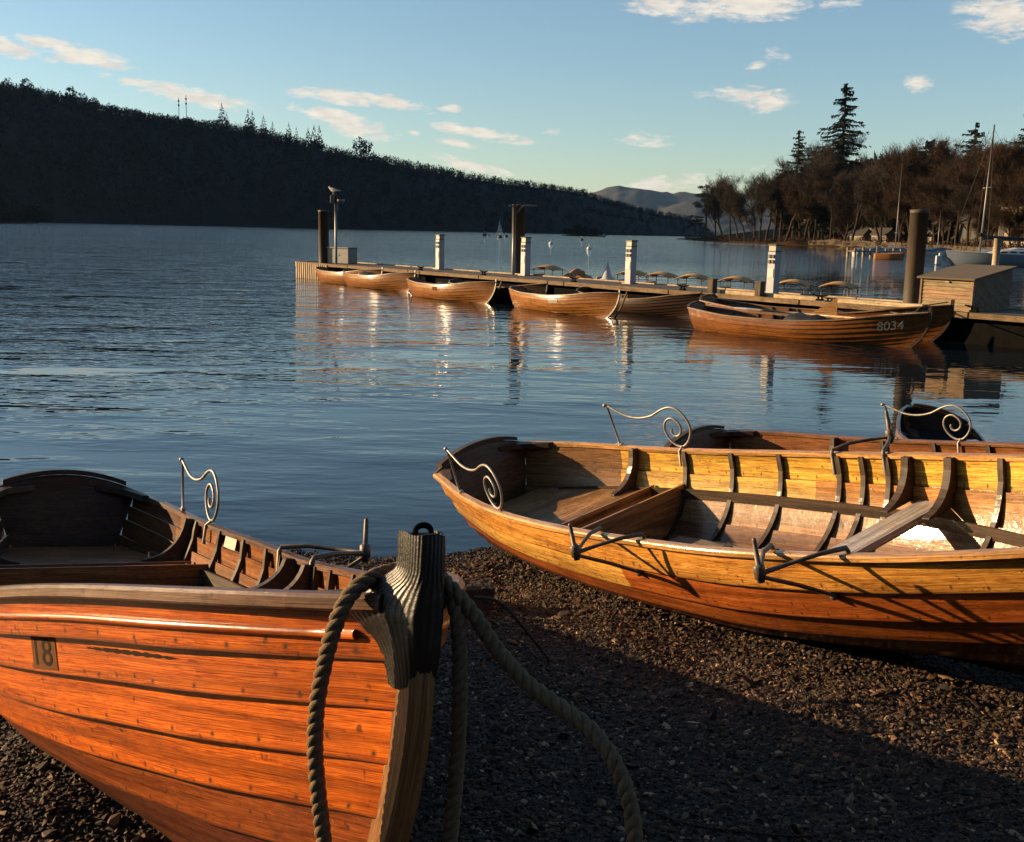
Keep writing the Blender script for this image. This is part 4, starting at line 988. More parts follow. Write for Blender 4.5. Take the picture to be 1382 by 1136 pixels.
# ------------------------------------------------------------------ motor boats on the far side of the jetty
MOT = 'small canopied motor boats beyond the jetty'
def motorboat(canopy=True, tint=(.06, .045, .035), cmat='canvas'):
    r = empty('motor_boat', (0, 0, 0), cat='motor boat', group=MOT)
    L = 3.4; mb = MB(); P = []
    for u in np.linspace(0, 1, 14):
        b = .62 * (1 - max(0, (u - .55) / .45)**2.2) + .01; zs = .42 + .16 * u * u; row = []
        for k in range(11):
            a = PI * k / 10; row.append(np.array([u * L - .35 * (1 - math.sin(a)) * 0 + (-.3 * math.sin(a) if u > .98 else 0), b * math.cos(a) * (1 if abs(math.cos(a)) > .0 else 1), zs - (zs + .12) * math.sin(a)**.7]))
        P.append(row)
    mb.grid(P, lambda i, k: (i * .2, k * .7), tint, True); mb.grid([[q * np.array([1, .93, 1]) + np.array([0, 0, .03 if 0 < k < 10 else 0]) for k, q in enumerate(row)] for row in P], None, tint, True, flip=True)
    b0 = len(P[0]); mb.face(list(range(b0)), None, tint); mb.build('hull', M['hull_plain'], r)
    mb = MB(); mb.grid([[(L * .60, -.5, .5), (L * .60, .5, .5)], [(L * 1.0 - .1, -.05, .60), (L * 1.0 - .1, .05, .60)]], None, (.3, .15, .06), False); mb.build('foredeck', M['hull_plain'], r)
    mb = MB(); mb.box((.9, 0, .36), (.35, 1.0, .10), tint=(.4, .3, .2)); mb.box((.74, 0, .55), (.05, .95, .34), tint=(.45, .22, .08)); mb.build('seat', M['hull_plain'], r)
    mb = MB(); mb.box((1.75, 0, .52), (.3, .34, .26), tint=(.2, .1, .05)); mb.build('engine_box', M['hull_plain'], r)
    if canopy:
        mb = MB()
        for x in (.75, 1.75):
            for y in (-.5, .5): mb.tube([(x, y, .4), (x, y, .93)], .018, 6)
        mb.tube([(.75, -.5, .9), (.75, .5, .9)], .012, 6); mb.tube([(1.75, -.5, .9), (1.75, .5, .9)], .012, 6); mb.tube([(.75, .5, .9), (1.75, .5, .9)], .012, 6); mb.build('canopy_frame', M['galv'], r)
        mb = MB(); G = [[np.array([.62 + 1.26 * i / 6, -.56 + 1.12 * k / 8, .90 + .15 * math.sin(PI * i / 6) + .07 * math.sin(PI * k / 8)]) for k in range(9)] for i in range(7)]
        mb.grid(G, None, (1, 1, 1), True); mb.grid([[q - np.array([0, 0, .03]) for q in row] for row in G], None, (1, 1, 1), True, flip=True)
        for rw in (0, 6): mb.grid([G[rw], [q - np.array([0, 0, .03]) for q in G[rw]]])
        mb.build('canopy', M[cmat], r)
    return r
mp_ = motorboat(); mo_list = [(750, 37.0, 'motor boat with a small tan canopy left of the orange covered boat'), (866, 33.8, 'motor boat with a tan canopy just right of the third pillar'), (906, 32.8, 'motor boat with a tan canopy between two others, middle of the row'),
      (950, 31.8, 'motor boat with a tan canopy behind the stern of boat 8034'), (1009, 30.6, 'motor boat with a tan canopy just left of the nearest pillar'), (1088, 29.2, 'motor boat with a tan canopy just right of the nearest pillar'), (1150, 28.4, 'rightmost motor boat of the row, tan canopy, left of the thick pile')]
for k, (px, d, lb) in enumerate(mo_list):
    o = mp_ if k == 0 else copy_tree(mp_); q = atY(px, 370, d); o['label'] = lb; yw = -.55 + .1 * math.sin(k * 3)
    o.location = (q[0] - 1.2 * math.cos(yw), q[1] - 1.2 * math.sin(yw), 0); o.rotation_euler = (0, 0, yw); o.scale = (.72, .72, .80)
oc = motorboat(False); oc['label'] = 'small boat heaped with a bright orange cover beyond the jetty'; q = atY(781, 365, 36.2); oc.location = (q[0] - .6, q[1] + .4, 0); oc.rotation_euler = (0, 0, -.9); oc.scale = (.72, .72, .8)
mb = MB(); rr = random.Random(5); mb.grid([[np.array([.3 + 1.8 * i / 8, .52 * math.cos(PI * k / 8), .42 + (.52 + .12 * rr.uniform(-1, 1)) * math.sin(PI * k / 8) * math.sin(PI * (i + .6) / 9.2)**.6]) for k in range(9)] for i in range(9)], None, (1, 1, 1), True); mb.build('cover', M['orange'], oc)
oc = motorboat(False, (.3, .15, .07)); oc['label'] = 'small boat under a pointed white tent cover beyond the jetty'; q = atY(826, 365, 34.6); oc.location = (q[0] - .45, q[1] + .7, 0); oc.rotation_euler = (0, 0, -1.05); oc.scale = (.7, .7, .86)
mb = MB(); mb.lathe([(.62, .45), (.5, .60), (.26, .70), (.20, .86), (.10, 1.08), (.03, 1.28), (.0, 1.33)], (.9, 0, 0), 10); mb.build('tent_cover', M['white'], oc)

# ------------------------------------------------------------------ far wooded hill
HP = np.array([(-900, 60), (-700, 78), (-400, 90), (-150, 98), (0, 108), (40, 112), (95, 124), (150, 137), (200, 146), (250, 154), (300, 160), (350, 168), (400, 181), (440, 191), (500, 203), (560, 216), (620, 228), (680, 238), (740, 245), (790, 253), (815, 263), (860, 276), (900, 286), (935, 292), (952, 304), (962, 317)], float)
def hill_dist(px): return 1000 + .55 * np.clip(px, -900, 1000)
def hill_pt(px, t):
    """t=0 at the water line, t=1 on the ridge, >1 behind it"""
    px = np.asarray(px, float); t = np.asarray(t, float)
    D = hill_dist(px); top = np.interp(px, HP[:, 0], HP[:, 1]); top = top + np.interp(px, [-900, 300, 800, 960], [17, 15, 9, 3])
    Dr = D + 420; rx = (px - CX) / f; ry = -(top - CY) / f
    dirx = F[0] + RR[0] * rx + UU[0] * ry; diry = F[1] + RR[1] * rx + UU[1] * ry; dirz = F[2] + RR[2] * rx + UU[2] * ry
    zr = np.maximum(2, H + dirz / diry * Dr)
    y = D + 420 * t; x = dirx / diry * y
    z = np.where(t < 1, zr * np.clip(t, 0, 1)**.82, zr * (1 - .25 * (t - 1))) - 1.5 * (t <= 0.001)
    z = z + (vnoise(x, y, .012, 5) - .5) * 9 * np.clip(t * 3, 0, 1) * np.clip((1.02 - t) * 6, 0, 1)
    return np.stack([x, y, z], -1)
pxs = np.linspace(-900, 966, 150); ts = np.array([0, .02, .06, .12, .2, .3, .4, .5, .6, .7, .8, .9, 1, 1.3, 1.8, 2.4])
A_, B_ = np.meshgrid(pxs, ts, indexing='ij'); V_ = hill_pt(A_, B_); n, m = A_.shape; I = np.arange(n * m).reshape(n, m)
Fq = np.stack([I[:-1, :-1], I[1:, :-1], I[1:, 1:], I[:-1, 1:]], -1).reshape(-1, 4)
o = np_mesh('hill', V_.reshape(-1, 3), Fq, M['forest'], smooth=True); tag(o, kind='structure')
def clump_tris(N, size):
    """N small random triangles in a unit ball"""
    p = rng.normal(0, 1, (N, 3)); p /= np.linalg.norm(p, axis=1)[:, None]; p *= (rng.random((N, 1)) * .45 + .55)
    return p[:, None, :] + rng.normal(0, size, (N, 3, 3))
def forest(name, P, hts, conif, ntri, label, mat=None):
    VV = []
    for (p, h, c) in zip(P, hts, conif):
        if c:
            k = ntri; zz = rng.random(k)**.8; a = rng.uniform(0, 2 * PI, k); r = (1 - zz) * h * .24 + .1
            q = np.stack([np.cos(a) * r, np.sin(a) * r, zz * h], -1); tr = q[:, None, :] + rng.normal(0, 1, (k, 3, 3)) * (np.array([.075, .075, .05]) * h * (1.15 - zz)[:, None])[:, None, :]
            tip = np.array([[[-.02 * h, 0, h * .88], [.02 * h, 0, h * .88], [0, 0, h * 1.06]], [[0, -.02 * h, h * .85], [0, .02 * h, h * .85], [0, 0, h * 1.03]]]); tr = np.concatenate([tr, tip])
        else:
            tr = clump_tris(ntri, .17) * np.array([h * .36, h * .36, h * .42]) * rng.uniform(.85, 1.15, 3) + np.array([0, 0, h * .55])
        VV.append(tr + p)
    V = np.concatenate(VV).reshape(-1, 3); Fc = np.arange(len(V)).reshape(-1, 3)
    o = np_mesh(name, V, Fc, mat or M['forest']); tag(o, label, kind='stuff'); return o
N = 8500
px_r = rng.uniform(-420, 962, N); tt_r = rng.random(N)**.85
tt_r[:2400] = rng.uniform(.93, 1.03, 2400); P = hill_pt(px_r, tt_r); P[:, 2] -= 1.5
hts = rng.uniform(9, 16, N) * np.interp(px_r, [0, 600, 960], [1, 1.0, .55]); con = rng.random(N) < np.interp(px_r, [0, 250, 300, 500, 900], [.06, .10, .6, .55, .65])
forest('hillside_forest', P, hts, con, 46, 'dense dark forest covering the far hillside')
RID = 'trees standing out on the far ridge'
def ridge_tree(px, top, con, label):
    p = hill_pt(px, .995); y = p[1]; base = proj(p)[1]; h = max(6, (base - top) / f * y)
    if con:
        k = 200; zz = rng.random(k)**.9; a = rng.uniform(0, 2 * PI, k); r = (1 - zz) * h * .20 + .1
        q = np.stack([np.cos(a) * r, np.sin(a) * r, zz * h], -1); tr = q[:, None, :] + rng.normal(0, 1, (k, 3, 3)) * (np.array([.07, .07, .04]) * h * (1.15 - zz)[:, None])[:, None, :]
        tr = np.concatenate([tr, np.array([[[-.015 * h, 0, h * .85], [.015 * h, 0, h * .85], [0, 0, h * 1.04]]])])
    else: tr = clump_tris(190, .13) * np.array([h * .38, h * .38, h * .40]) + np.array([0, 0, h * .6])
    root = empty('ridge_tree', tuple(p), label=label, cat='tree', group=RID)
    np_mesh('crown', tr.reshape(-1, 3), np.arange(len(tr) * 3).reshape(-1, 3), M['forest'], parent=root)
    mb = MB(); mb.tube([(0, 0, -2), (0, 0, h * .6)], [h * .025, h * .012], 6); mb.build('trunk', M['bark'], root)
rt = [(10, 103, 0), (36, 103, 0), (96, 115, 0), (112, 123, 0), (128, 128, 0), (300, 134, 1), (306, 146, 1), (335, 142, 1), (341, 144, 1), (356, 150, 1), (368, 158, 1), (390, 160, 1), (400, 166, 1), (416, 166, 1), (424, 163, 1), (431, 164, 1), (486, 184, 0), (494, 186, 0), (792, 247, 1)]
for (x, tp, c) in rt: ridge_tree(x, tp + (7 if c else 3), c, 'dark pointed conifer standing above the forest on the far ridge' if c else 'bare round-crowned tree standing above the forest on the far ridge')
for k, (x, tp) in enumerate(((242, 134), (252, 131))):
    p = hill_pt(x, 1.0); h = (proj(p)[1] - tp) / f * p[1]; root = empty('radio_mast', tuple(p), label=['shorter radio mast on the far ridge, left of its pair', 'taller radio mast on the far ridge, right of its pair'][k], cat='mast', group='radio masts on the ridge')
    mb = MB(); mb.tube([(0, 0, -2), (0, 0, h)], [.5, .35], 6); mb.build('lattice', M['black'], root)
    mb = MB()
    for z in (.72, .88): mb.tube([(0, 0, h * z - 1), (0, 0, h * z + 1)], 1.3, 8)
    mb.build('aerials', M['black'], root)
# far fells
def fell(name, D, prof, depth, base_d):
    prof = np.array(prof, float); pxx = np.linspace(prof[0, 0], prof[-1, 0], 160); V = []; T = np.concatenate([np.linspace(0, 1, 24), [1.25, 1.6]])
    for x in pxx:
        tp = float(np.interp(x, prof[:, 0], prof[:, 1])); r = ray(x, tp); dr = D + depth; zr = H + r[2] / r[1] * dr
        for t in T:
            y = D + depth * t; xx = r[0] / r[1] * y; z = max(zr, 1) * (t**1.1 if t <= 1 else 1 - .3 * (t - 1)); z += (vnoise(xx, y, .006, 9) - .5) * zr * .16 * (t < 1) * t * (1 - .75 * t) + (vnoise(xx, y, .018, 3) - .5) * zr * .12 * (t < 1) * (1 - .7 * t) + (vnoise(xx, y, .03, 6) - .5) * zr * .05
            V.append((xx, y, z - 2))
    V = np.array(V); n, m = len(pxx), len(T); I = np.arange(n * m).reshape(n, m); Fq = np.stack([I[:-1, :-1], I[1:, :-1], I[1:, 1:], I[:-1, 1:]], -1).reshape(-1, 4)
    return tag(np_mesh(name, V, Fq, M['fell'], smooth=True), kind='structure')
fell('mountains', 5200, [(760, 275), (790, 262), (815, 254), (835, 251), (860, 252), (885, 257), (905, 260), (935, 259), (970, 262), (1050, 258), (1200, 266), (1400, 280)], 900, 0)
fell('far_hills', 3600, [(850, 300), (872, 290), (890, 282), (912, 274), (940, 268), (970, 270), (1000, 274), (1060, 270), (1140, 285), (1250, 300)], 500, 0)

# wooded islet and dark headland
def islet(name, px0, px1, D, topf, n, label, hmin, hmax, dep):
    a = ray(px0, 310); b = ray(px1, 310); xa, xb = a[0] / a[1] * D, b[0] / b[1] * D
    mb = MB(); mb.grid([[np.array([xa + (xb - xa) * i / 14, D - dep / 2 + dep * k / 6, -1 + 2.4 * math.sin(PI * i / 14)**.6 * math.sin(PI * k / 6)]) for k in range(7)] for i in range(15)], None, (1, 1, 1), True)
    tag(mb.build(name + '_ground', M['forest']), kind='structure')
    q = rng.random((n, 2)); P = np.stack([xa + (xb - xa) * (.04 + .92 * q[:, 0]), D - dep * .35 + dep * .7 * q[:, 1], 0 * q[:, 0] + .3], -1)
    forest(name + '_trees', P, rng.uniform(hmin, hmax, n) * topf(q[:, 0]), rng.random(n) < .3, 90, label)
islet('islet', 753, 822, 640, lambda t: .3 + .75 * np.sin(PI * np.clip(t, 0, 1))**.8 * (t < .85) + .1, 34, 'low dark trees crowding the small islet', 3.4, 6.4, 16)
islet('headland', -260, 70, 560, lambda t: np.interp(t, [0, .5, .8, .93, 1], [1.0, 1.0, .85, .5, .15]), 260, 'dark woodland on the headland at the left edge', 9, 17, 90)

# ------------------------------------------------------------------ things on the lake
root_pts = [(654, 317, .45, 'dark round buoy left of the three by the far sailing boat'), (660.5, 316.5, .22, 'tiny dark buoy between the two larger ones by the sailing boat'), (674.5, 319.5, .5, 'dark round buoy just right below the far sailing boat'), (683, 318.5, .4, 'dark buoy close left of the mid jetty pile'),
            (743.5, 328, .45, 'pale buoy with a mast-like top right of the mid jetty pile'), (785, 323, .4, 'small dark buoy below the wooded islet'), (795, 335, .5, 'round white buoy nearest the jetty'), (815, 318.5, .3, 'tiny dark buoy at the right end of the islet')]
for k, (x, y, r, lb) in enumerate(root_pts):
    p = atz(x, y + 1.5, 0); mb = MB(); root = empty('mooring_buoy', tuple(p), label=lb, cat='buoy', group='mooring buoys on the lake')
    r *= p[1] / 170.0 * .8
    mb.lathe([(0, -r * .4), (r * .8, -r * .3), (r, .25 * r), (r * .85, .8 * r), (r * .4, 1.15 * r), (0, 1.25 * r)], n=14); mb.build('float', M['white'] if k in (4, 6) else M['black'], root)
    mb = MB(); mb.tube([(0, 0, r), (0, 0, 2.1 * r)], r * .12, 6); mb.lathe([(r * .22, 1.9 * r), (r * .22, 2.1 * r), (0, 2.15 * r)], n=8); mb.build('ring', M['iron'], root)
def hull_lines(L, b, fb, n=14, bowrise=.25):
    P = []
    for u in np.linspace(0, 1, n):
        w = b * (.72 + .28 * math.sin(PI * min(u * 1.4, 1) * .5 + 0)) * (1 - max(0, (u - .5) / .5)**2.0) + .02; zs = fb * (1 + bowrise * u * u)
        P.append([np.array([u * L + (.10 * L * math.sin(0) if u > .9 else 0) - (.10 * L * (math.sin(PI * k / 12)) if u > .97 else .10 * L * math.sin(PI * k / 12) * u**6), w * math.cos(PI * k / 12), zs - (zs + .35) * math.sin(PI * k / 12)**.6]) for k in range(13)])
    return P
def sailboat(root, L, b, fb, mast_h, hullm, furled=True, mx=.42, stays=True):
    P = hull_lines(L, b, fb); mb = MB(); mb.grid(P, None, (1, 1, 1), True); mb.face(list(range(13))); mb.build('hull', hullm, root)
    mb = MB(); mb.grid([[r[0] + np.array([0, 0, -.01]), (r[0] + r[-1]) / 2 + np.array([0, 0, .08]), r[-1] + np.array([0, 0, -.01])] for r in P], None, (1, 1, 1), True); mb.build('deck', M['white'], root)
    mb = MB(); mb.grid([[r[k] + np.array([0, (.015 if k == 0 else -.015), s]) for k in (0, 12) for s in ((.04, .0) if k == 0 else (.0, .04))] for r in P], None, (1, 1, 1), False); mb.build('toe_rail', M['galv'], root)
    mb = MB(); x0, x1 = L * .30, L * .66; c = []
    for x, h in ((x0, .0), (x0 + .1, .42), (x0 + L * .15, .46), (x1 - L * .12, .36), (x1, .03)): c.append([np.array([x, y * b * .58, fb + z * h + .04]) for y, z in ((-1, 0), (-.92, .75), (-.7, 1), (.7, 1), (.92, .75), (1, 0))])
    mb.grid(c, None, (1, 1, 1), False); mb.face([0, 1, 2, 3, 4, 5]); cb = mb.build('cabin', M['white'], root)
    mb = MB()
    for sgn in (-1, 1):
        for k in range(3): mb.box((x0 + .5 + k * .75, sgn * b * .55, fb + .24), (.5, .03, .13))
    mb.build('window', M['black'], cb)
    mb = MB(); mxx = L * mx; mb.tube([(mxx, 0, fb), (mxx - .02 * mast_h, 0, fb + mast_h)], [.075, .05], 10); ms = mb.build('mast', M['galv'], root)
    mb = MB(); z = fb + mast_h * .52; mb.tube([(mxx - .01 * mast_h, -b * .62, z), (mxx - .01 * mast_h, b * .62, z)], .03, 6); mb.build('spreader', M['galv'], ms)
    if stays:
        mb = MB(); tp = np.array([mxx - .02 * mast_h, 0, fb + mast_h * .97])
        for e in ((L * .985, 0, fb * 1.2), (.02, 0, fb)): mb.tube([tp, np.array(e)], .013, 5)
        for sgn in (-1, 1): mb.tube([tp, np.array([mxx - .01 * mast_h, sgn * b * .62, z]), np.array([mxx - .1, sgn * b * .9, fb])], .014, 5)
        mb.build('rigging', M['rust'], root)
    if furled:
        mb = MB(); mb.tube([(mxx - .1, 0, fb + 1.25), (.12 * L, 0, fb + 1.18)], .055, 8); bo = mb.build('boom', M['galv'], root)
        mb = MB(); mb.tube([(mxx + .12, 0, fb + 1.75), (mxx - .15, 0, fb + 1.55), (mxx - .5, 0, fb + 1.42), (.3 * L, 0, fb + 1.36), (.14 * L, 0, fb + 1.30)], [.10, .22, .19, .15, .09], 10); mb.build('sail_cover', M['black'], bo)
    return root
# distant boat under sail
p = atz(673.5, 314.6, 0); D = p[1]; k = D / f
root = empty('sailing_boat', tuple(p), (0, 0, .15), label='tiny far-off boat under white sail in front of the dark hill', cat='sailing boat')
mb = MB(); mb.grid(hull_lines(9 * k, 1.6 * k, 1.3 * k), None, (1, 1, 1), True); o = mb.build('hull', M['white'], root); o.location = (-4 * k, 0, 0)
mb = MB(); mb.prism([(-2.6 * k, 0, 2.0 * k), (1.2 * k, 0, 2.0 * k), (.9 * k, 0, 18 * k)], (0, .25 * k, 0)); mb.build('mainsail', M['sail'], root)
mb = MB(); mb.prism([(1.5 * k, 0, 2.2 * k), (4.6 * k, 0, 2.2 * k), (1.2 * k, 0, 13 * k)], (0, .2 * k, 0)); mb.build('jib', M['sail'], root)
mb = MB(); mb.tube([(1.3 * k, 0, 1 * k), (1.1 * k, 0, 19 * k)], .25 * k, 6); mb.build('mast', M['galv'], root)
# yacht by the right edge : bow to the left
q = atz(1281, 358, 0); d = q[1]
root = empty('yacht', (q[0] + 9.3, q[1] + .5, -.05), (0, 0, PI - .06), label='white-decked moored yacht in shade with a bare mast and dark sail cover', cat='yacht')
sailboat(root, 9.3, 1.5, .98, 10.6, M['paleblue'], mx=.70)
mb = MB(); mb.box((9.75, -.2, .45), (.5, .34, .75)); mb.box((9.6, -.2, .9), (.34, .26, .3)); mb.build('outboard', M['white'], root, .06)
q2 = atz(1368, 352, 0); root = empty('yacht', (q2[0] + 8.5, q2[1] + 9, -.05), (0, 0, PI - .1), label='second pale yacht cut by the right edge, moored behind the first', cat='yacht'); sailboat(root, 8.5, 1.4, .95, .9, M['paleblue'], furled=False, stays=False, mx=.5)
def timber_post(px, py, ht, r, label):
    p = atz(px, py, 0); mb = MB(); mb.tube([(0, 0, -1), (0, 0, ht)], r, 10, tint=(.42, .31, .2)); o = mb.build('timber_post', M['deck']); o.location = p; return tag(o, label, 'post', 'timber posts standing in the water near the far moorings')
timber_post(1178 + 165, 360, 2.3, .28, 'stout square-topped post in the water in front of the yacht'); timber_post(1346, 352, 2.5, .25, 'post just behind the stout post in front of the yacht')
q = atz(1341, 358, 0); mb = MB(); mb.box((0, 0, 0), (.75, .5, .75), tint=(.45, .34, .22)); mb.box((0, 0, .42), (.8, .55, .06), tint=(.4, .3, .2)); o = mb.build('fender_crate', M['deck'], None, .02); o.location = (q[0], q[1] - .6, 1.15); tag(o, 'pale boxed fender fixed to the stout post by the yacht', 'fender')
# small finger pier with covered boats
pa = atz(1147, 346, 0); pb = atz(1232, 347, 0); pd = nrm(pb - pa); Lp = np.linalg.norm(pb - pa)
root = empty('finger_pier', tuple(pa), (0, 0, math.atan2(pd[1], pd[0])), label='small dark finger pier on posts in front of the wooded shore', cat='pier')
mb = MB(); mb.box((Lp / 2, 0, .62), (Lp, 1.2, .14), tint=(.16, .12, .08)); mb.build('walkway', M['deck'], root)
for x in np.linspace(.2, Lp - .2, 5):
    for y in (-.55, .55): mb = MB(); mb.tube([(x, y, -1), (x, y, 1.05 if y > 0 else .95)], .15, 8, tint=(.42, .31, .2)); mb.build('leg', M['deck'], root)
def tarpboat(px, py, L, mast, label):
    p = atz(px, py, 0); root = empty('covered_boat', (p[0], p[1] + 2.2, 0), (0, 0, .05), label=label, cat='covered boat', group='boats under blue covers at the finger pier')
    mb = MB(); mb.grid(hull_lines(L, .95, .62), None, (1, 1, 1), True); mb.face(list(range(13))); mb.build('hull', M['white'], root)
    mb = MB(); rr = random.Random(int(px)); mb.grid([[np.array([.05 + (L * .93) * i / 10, 1.0 * math.cos(PI * k / 8) * (1 - (i / 10)**3 * .8), .55 + (.5 + .1 * rr.uniform(-1, 1)) * math.sin(PI * k / 8) * math.sin(PI * (i + .8) / 11.8)**.5]) for k in range(9)] for i in range(11)], None, (1, 1, 1), True); mb.build('cover', M['tarp'], root)
    if mast: mb = MB(); mb.tube([(L * .5, 0, .5), (L * .5, 0, mast)], [.07, .045], 8); mb.tube([(L * .5, -.5, mast * .25), (L * .5, .5, mast * .25)], .03, 6); mb.build('mast', M['galv'], root)
tarpboat(1160, 345, 4.4, 0, 'low boat under a blue cover at the left of the finger pier'); tarpboat(1190, 345, 4.8, 11.5, 'blue covered boat with a tall thin mast left of the thick pile'); tarpboat(1249, 344, 5.0, 6.2, 'covered boat with a short mast right of the thick pile')
p = atz(1192, 350, 0); root = empty('dinghy', (p[0] - 1.0, p[1], 0), (0, 0, -.3), label='small orange dinghy with a grey outboard at the finger pier', cat='dinghy')
mb = MB(); mb.grid(hull_lines(3.0, .75, .55), None, (1, 1, 1), True); mb.face(list(range(13))); mb.grid([[r[0], (r[0] + r[-1]) / 2 + np.array([0, 0, .12]), r[-1]] for r in hull_lines(3.0, .75, .55)]); mb.build('hull', M['orange'], root)
mb = MB(); mb.box((.4, 0, 1.0), (.4, .4, .7)); mb.box((.3, 0, .45), (.22, .2, .6)); mb.build('outboard', M['galv'], root, .08)

# ------------------------------------------------------------------ right-hand wooded shore
SP = [(912, 322.6), (935, 324.2), (960, 326.3), (1000, 328.2), (1050, 330.3), (1100, 331.8), (1160, 334), (1230, 337), (1300, 341.5), (1382, 348.5), (1500, 357), (1700, 374), (2000, 400), (2600, 460)]
SW = [atz(x, y, 0) for x, y in SP]
INL = [(-4, -1.2), (0, 0), (1.5, .5), (5, 1.0), (14, 1.7), (30, 2.6), (70, 5), (140, 12), (260, 26)]
sw = np.array(smooth(SW, 8)); nS = len(sw); tg = np.gradient(sw, axis=0); nn = np.stack([-tg[:, 1], tg[:, 0], 0 * tg[:, 0]], -1); nn /= np.linalg.norm(nn, axis=1)[:, None]; nn *= np.sign((nn * (sw * [1, 1, 0])).sum(1))[:, None]
GP = np.array([[sw[i] + nn[i] * a * min(1, .12 + i / nS * 1.6) + np.array([0, 0, z * min(1.25, .16 + i / nS * 1.5)]) for a, z in INL] for i in range(nS)])
GP[..., 2] += (vnoise(GP[..., 0], GP[..., 1], .2, 4) - .5) * .9 * (np.array([a for a, _ in INL]) > 1)
I = np.arange(nS * len(INL)).reshape(nS, -1); Fq = np.stack([I[:-1, :-1], I[1:, :-1], I[1:, 1:], I[:-1, 1:]], -1).reshape(-1, 4)
tag(np_mesh('wooded_shore', GP.reshape(-1, 3), Fq, M['shore'], smooth=True), kind='structure')
def land_z(x, y):
    d2 = (GP[..., 0] - x)**2 + (GP[..., 1] - y)**2; k = np.unravel_index(d2.argmin(), d2.shape); return max(.3, float(GP[k][2]))
def shore_d(px):
    return float(np.interp(px, [s[0] for s in SP], [w[1] for w in SW]))
def strips(P0, P1, w0, w1):
    """thin flat twigs from P0 to P1"""
    d = P1 - P0; r = rng.normal(0, 1, d.shape); s = np.cross(d, r); s /= np.linalg.norm(s, axis=1)[:, None] + 1e-9
    return np.stack([P0 - s * w0, P0 + s * w0, P1 + s * w1, P1 - s * w1], 1)
def bare_tree(seed, spread=.30, ntw=5200, lean=0.0, bushy=1.0):
    """unit height tree: trunk with limbs, and a crown of fine twigs"""
    r = np.random.default_rng(seed); mb = MB(); ends = []
    def grow(p, d, L, rad_, lev):
        n = 5; path = [p]; q = p.copy(); dd = d.copy()
        for k in range(n):
            dd = nrm(dd + r.normal(0, .13, 3) + np.array([0, 0, .05])); q = q + dd * L / n; path.append(q.copy())
        mb.tube(path, list(np.linspace(rad_, rad_ * .45, n + 1)), 7 if lev == 0 else (5 if lev < 2 else 4), caps=False)
        for k in range(2, n + 1): ends.append((path[k], dd.copy(), lev))
        if lev < 3:
            nb = [6, 4, 3][lev]
            for b in range(nb):
                t = r.uniform(.35, 1) if lev else r.uniform(.38, 1.0); s = path[min(int(t * n), n - 1)]
                a = r.uniform(0, 2 * PI); out = np.array([math.cos(a), math.sin(a), 0]) * (spread * 3.0 if lev == 0 else .9)
                grow(s, nrm(dd * .75 + out * .7 + np.array([0, 0, .25])), L * r.uniform(.42, .66), rad_ * .45 * (1.1 - .4 * t), lev + 1)
    grow(np.array([0, 0, -.02]), np.array([lean, 0, 1.0]), .62, .016, 0)
    E = [e for e in ends if e[2] >= 1]; idx = r.integers(0, len(E), ntw); P0 = np.array([E[i][0] for i in idx]) + r.normal(0, .018 * bushy, (ntw, 3)); D0 = np.array([E[i][1] for i in idx])
    d = D0 * .6 + r.normal(0, .55, (ntw, 3)) + np.array([0, 0, .35]); d /= np.linalg.norm(d, axis=1)[:, None]
    ln = r.uniform(.02, .075, (ntw, 1)) * bushy; Q = strips(P0, P0 + d * ln, np.full((ntw, 1), .0014), np.full((ntw, 1), .0005))
    P1 = P0 + d * ln * .6; d2 = d + r.normal(0, .6, (ntw, 3)); d2 /= np.linalg.norm(d2, axis=1)[:, None]; Q2 = strips(P1, P1 + d2 * ln * .6, np.full((ntw, 1), .0010), np.full((ntw, 1), .0004))
    Q = np.concatenate([Q, Q2]); top = max(Q[..., 2].max(), .5)
    return mb, Q, top
def conifer(seed, wid=.235, n=34, droop=.30, dens=46, ragged=.5, z0=.10):
    r = np.random.default_rng(seed); mb = MB(); mb.tube([(0, 0, -.02), (0, 0, .5), (0, 0, .985)], [.014, .009, .002], 7); Q = []
    for k in range(n):
        z = z0 + (1 - z0) * (k / n)**.95; R_ = wid * (1 - z)**.85 + .012
        nb = int(5 + 5 * (1 - z)) 
        for b in range(nb):
            if r.random() < .12: continue
            a = r.uniform(0, 2 * PI); L = R_ * r.uniform(1 - ragged, 1 + ragged * .6); o = np.array([math.cos(a), math.sin(a), 0]); zz = z + r.normal(0, .008)
            t = r.random(dens); base = o[None] * (t[:, None] * L) + np.array([0, 0, 1])[None] * (zz - droop * L * t**1.3 + .18 * L * t**3)[:, None]
            sd_ = np.array([-o[1], o[0], 0]); sp = r.normal(0, 1, (dens, 1)) * L * .20 * (1.1 - t[:, None]); P0 = base + sd_ * sp * .4; P1 = P0 + o * L * .10 + sd_ * sp * .9 + np.array([0, 0, -1]) * r.uniform(.0, .022, (dens, 1))
            Q.append(strips(P0, P1, np.full((dens, 1), .0032), np.full((dens, 1), .0012)))
            Q.append(strips(np.array([[0, 0, zz]]), np.array([o * L * .9 + np.array([0, 0, zz - droop * L * .8])]), np.array([[.0022]]), np.array([[.001]])))
    return mb, np.concatenate(Q), 1.0
